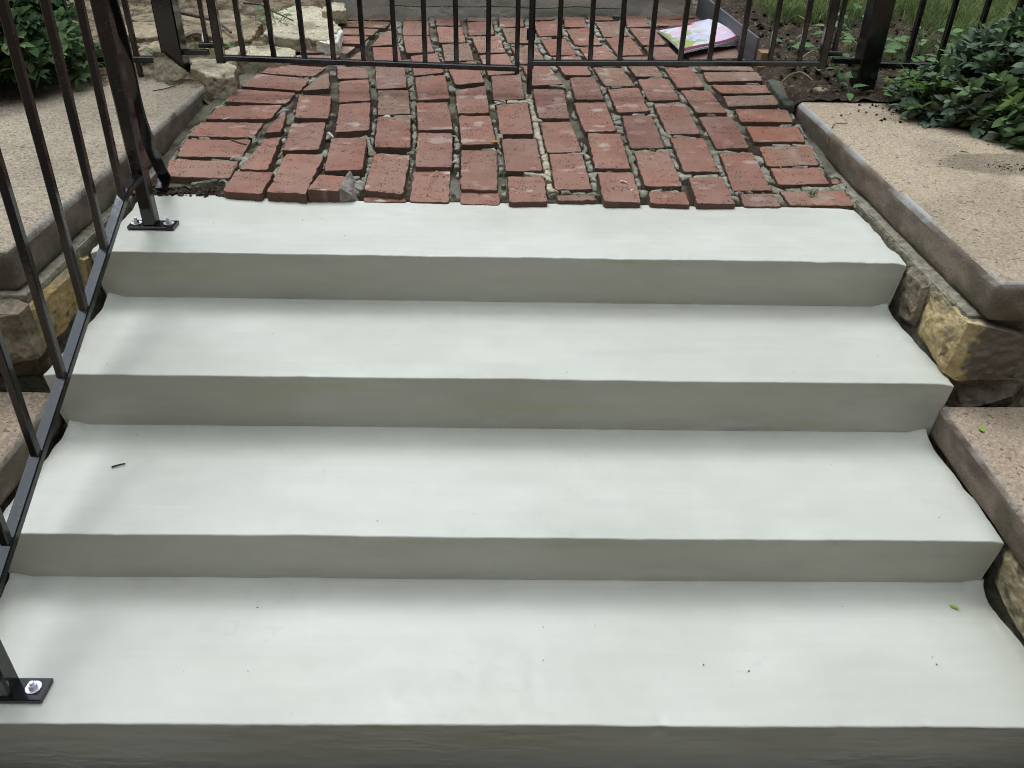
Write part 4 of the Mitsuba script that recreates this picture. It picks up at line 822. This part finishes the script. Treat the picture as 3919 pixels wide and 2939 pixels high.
stick('twig', 'tiny dark twig lying on the third step', [(-0.952, 1.583, LV[2] + .003), (-0.937, 1.590, LV[2] + .004), (-0.924, 1.597, LV[2] + .003)], 0.0024, 0.0018, 'dark_grit', 'twig')
stick('twig', 'curled dry stem lying on the left coping', [(-1.40, 3.42, .121), (-1.365, 3.45, .122), (-1.34, 3.49, .123), (-1.35, 3.53, .123), (-1.368, 3.52, .122)], 0.0025, 0.0015, 'twig_bark', 'twig')
stick('twig', 'thin dry stem on the corner of the right coping', [(1.215, 3.02, .075), (1.245, 3.08, .118), (1.27, 3.12, .121), (1.32, 3.13, .121)], 0.0022, 0.0014, 'twig_bark', 'twig')
for i, (x, y, a, L, lb) in enumerate([(1.44, 4.25, 0.2, .16, 'straw stalk on the bare soil by the edging board'), (1.55, 4.42, 2.2, .14, 'straw stalk at the top of the bare soil'), (1.36, 3.92, 0.5, .15, 'bent straw stalk beside the wooden stake'), (1.34, 3.64, 2.9, .13, 'straw stalk lying over the slate slab'), (1.62, 4.5, 0.9, .15, 'straw stalk near the grass'), (1.86, 4.2, 1.9, .17, 'curled straw stalk right of the fence post'), (1.72, 4.12, 2.6, .12, 'short straw stalk behind the right post')]):
    p = [(x + math.cos(a) * L * u, y + math.sin(a) * L * u + 0.03 * math.sin(3 * u), float(bed_right(np.array(x + math.cos(a) * L * u), np.array(y + math.sin(a) * L * u))) + 0.008 + 0.03 * math.sin(math.pi * u)) for u in (0, .33, .66, 1)]
    stick('straw_stalk', lb, p, 0.0032, 0.002, 'straw', 'straw', 'straw on the right-hand soil')
for i, (pts, lb) in enumerate([([Zl(1.0, 2.80, -.002), Zl(0.985, 2.83, .01), Zl(0.975, 2.86, .004)], 'yellow straw in the joint beside the right edge bricks'), ([Zl(-0.31, 3.01, 0), Zl(-0.295, 2.96, .004), Zl(-0.315, 2.90, -.002)], 'straw fibre in a joint left of the middle of the path'), ([Zl(-0.215, 2.76, .0), Zl(-0.235, 2.70, .006), Zl(-0.24, 2.64, .0)], 'straw fibre in the joint above the top step')]):
    stick('straw_fibre', lb, pts, 0.0022, 0.0012, 'straw', 'straw', 'straw fibres in the brick joints')

def fallen(label, x, y, z, L, W, rot, m, curl=0.3):
    lf = leaf(L, W, curl, -0.25)
    v = lf[0] @ np.array([[math.cos(rot), math.sin(rot), 0], [-math.sin(rot), math.cos(rot), 0], [0, 0, 1]]) + [x, y, z + 0.002]
    tag(add('fallen_leaf', (v, lf[1]), m, smooth=True), label, 'leaf', 'fallen leaves')
fallen('small green leaf on the right coping above the damp stain', 1.606, 2.83, 0.118, 0.034, 0.014, -0.6, 'leaf_lime')
fallen('small lime green leaf on the lower right coping', 1.222, 1.635, -0.220, 0.022, 0.015, 1.6, 'leaf_lime')
fallen('curled green leaf on the bottom tread near its right end', 1.055, 1.29, LV[3], 0.022, 0.010, -0.7, 'leaf_lime')
fallen('curled orange dead leaf on the bricks near the middle of the path', -0.040, 2.995, float(PZ(2.995)) + 0.004, 0.045, 0.018, -0.2, 'dead_leaf', 0.5)
fallen('dark green leaf lying on the right coping beside the shrub', 1.77, 3.10, 0.119, 0.05, 0.03, 0.3, 'leaf_mid')
fallen('pale yellow leaf on the soil by the back edge of the right coping', 1.545, 3.515, 0.135, 0.03, 0.028, 1.2, 'leaf_young')
fallen('yellowed leaf on the brick beside the left coping', -1.06, 3.17, float(PZ(3.17)) + 0.003, 0.03, 0.013, 0.3, 'straw')

# crumbs of soil and grit
CR = [rough(rng.normal(size=(12, 3)) * 0.6, 900 + i, 0.12, 0.5, 1.2) for i in range(10)]
def crumbs(label, pts, m, name='soil_crumbs'):
    ms = []
    for x, y, z, r in pts:
        c = CR[int(rng.integers(10))]; R = trimesh.transformations.random_rotation_matrix(rng.random(3))[:3, :3]
        ms.append((np.asarray(c.vertices) @ R.T * r * [1, 1, 0.8] + [x, y, z + r * 0.4], c.faces))
    tag(add(name, cat(ms), m, smooth=False), label, 'crumbs', kind='stuff')
pts = [(1.62 + rng.normal() * 0.11, 3.30 + rng.normal() * 0.07, 0.117, rng.uniform(.002, .0075)) for _ in range(75)] + [(1.75 + rng.normal() * 0.08, 3.17 + rng.normal() * 0.08, 0.117, rng.uniform(.002, .006)) for _ in range(45)]
pts += [(1.70 + rng.normal() * 0.035, 2.66 + rng.normal() * 0.025, 0.117, rng.uniform(.0015, .0035)) for _ in range(70)] + [(1.3 + rng.random() * 0.6, 1.95 + rng.random() * 1.5, 0.117, rng.uniform(.0012, .0028)) for _ in range(45)]
crumbs('dark soil crumbs scattered on the right coping', [p for p in pts if p[1] < 3.48], 'dark_grit')
pts = [(rng.uniform(-1.2, -0.9) , rng.uniform(2.585, 2.66), -0.004, rng.uniform(.004, .013)) for _ in range(260)]
crumbs('crumbly dark soil in the gap behind the top step on the left', pts, 'soil')
pts = []
for k in range(4):
    for _ in range((8, 6, 8, 12)[k]): pts.append((rng.uniform(-1.02, 1.1), rng.uniform(FY[k] + 0.02, BK[k] - 0.03), LV[k] + 0.001, rng.uniform(.0007, .0020)))
crumbs('tiny dark specks of grit on the painted treads', pts, 'dark_grit', 'grit')
pts = [(rng.uniform(1.22, 2.4), rng.uniform(3.5, 4.7), 0, rng.uniform(.004, .016)) for _ in range(420)]
crumbs('loose clods of soil on the right-hand bed', [(x, y, float(bed_right(np.array(x), np.array(y))), r) for x, y, _, r in pts], 'soil', 'soil_clods')
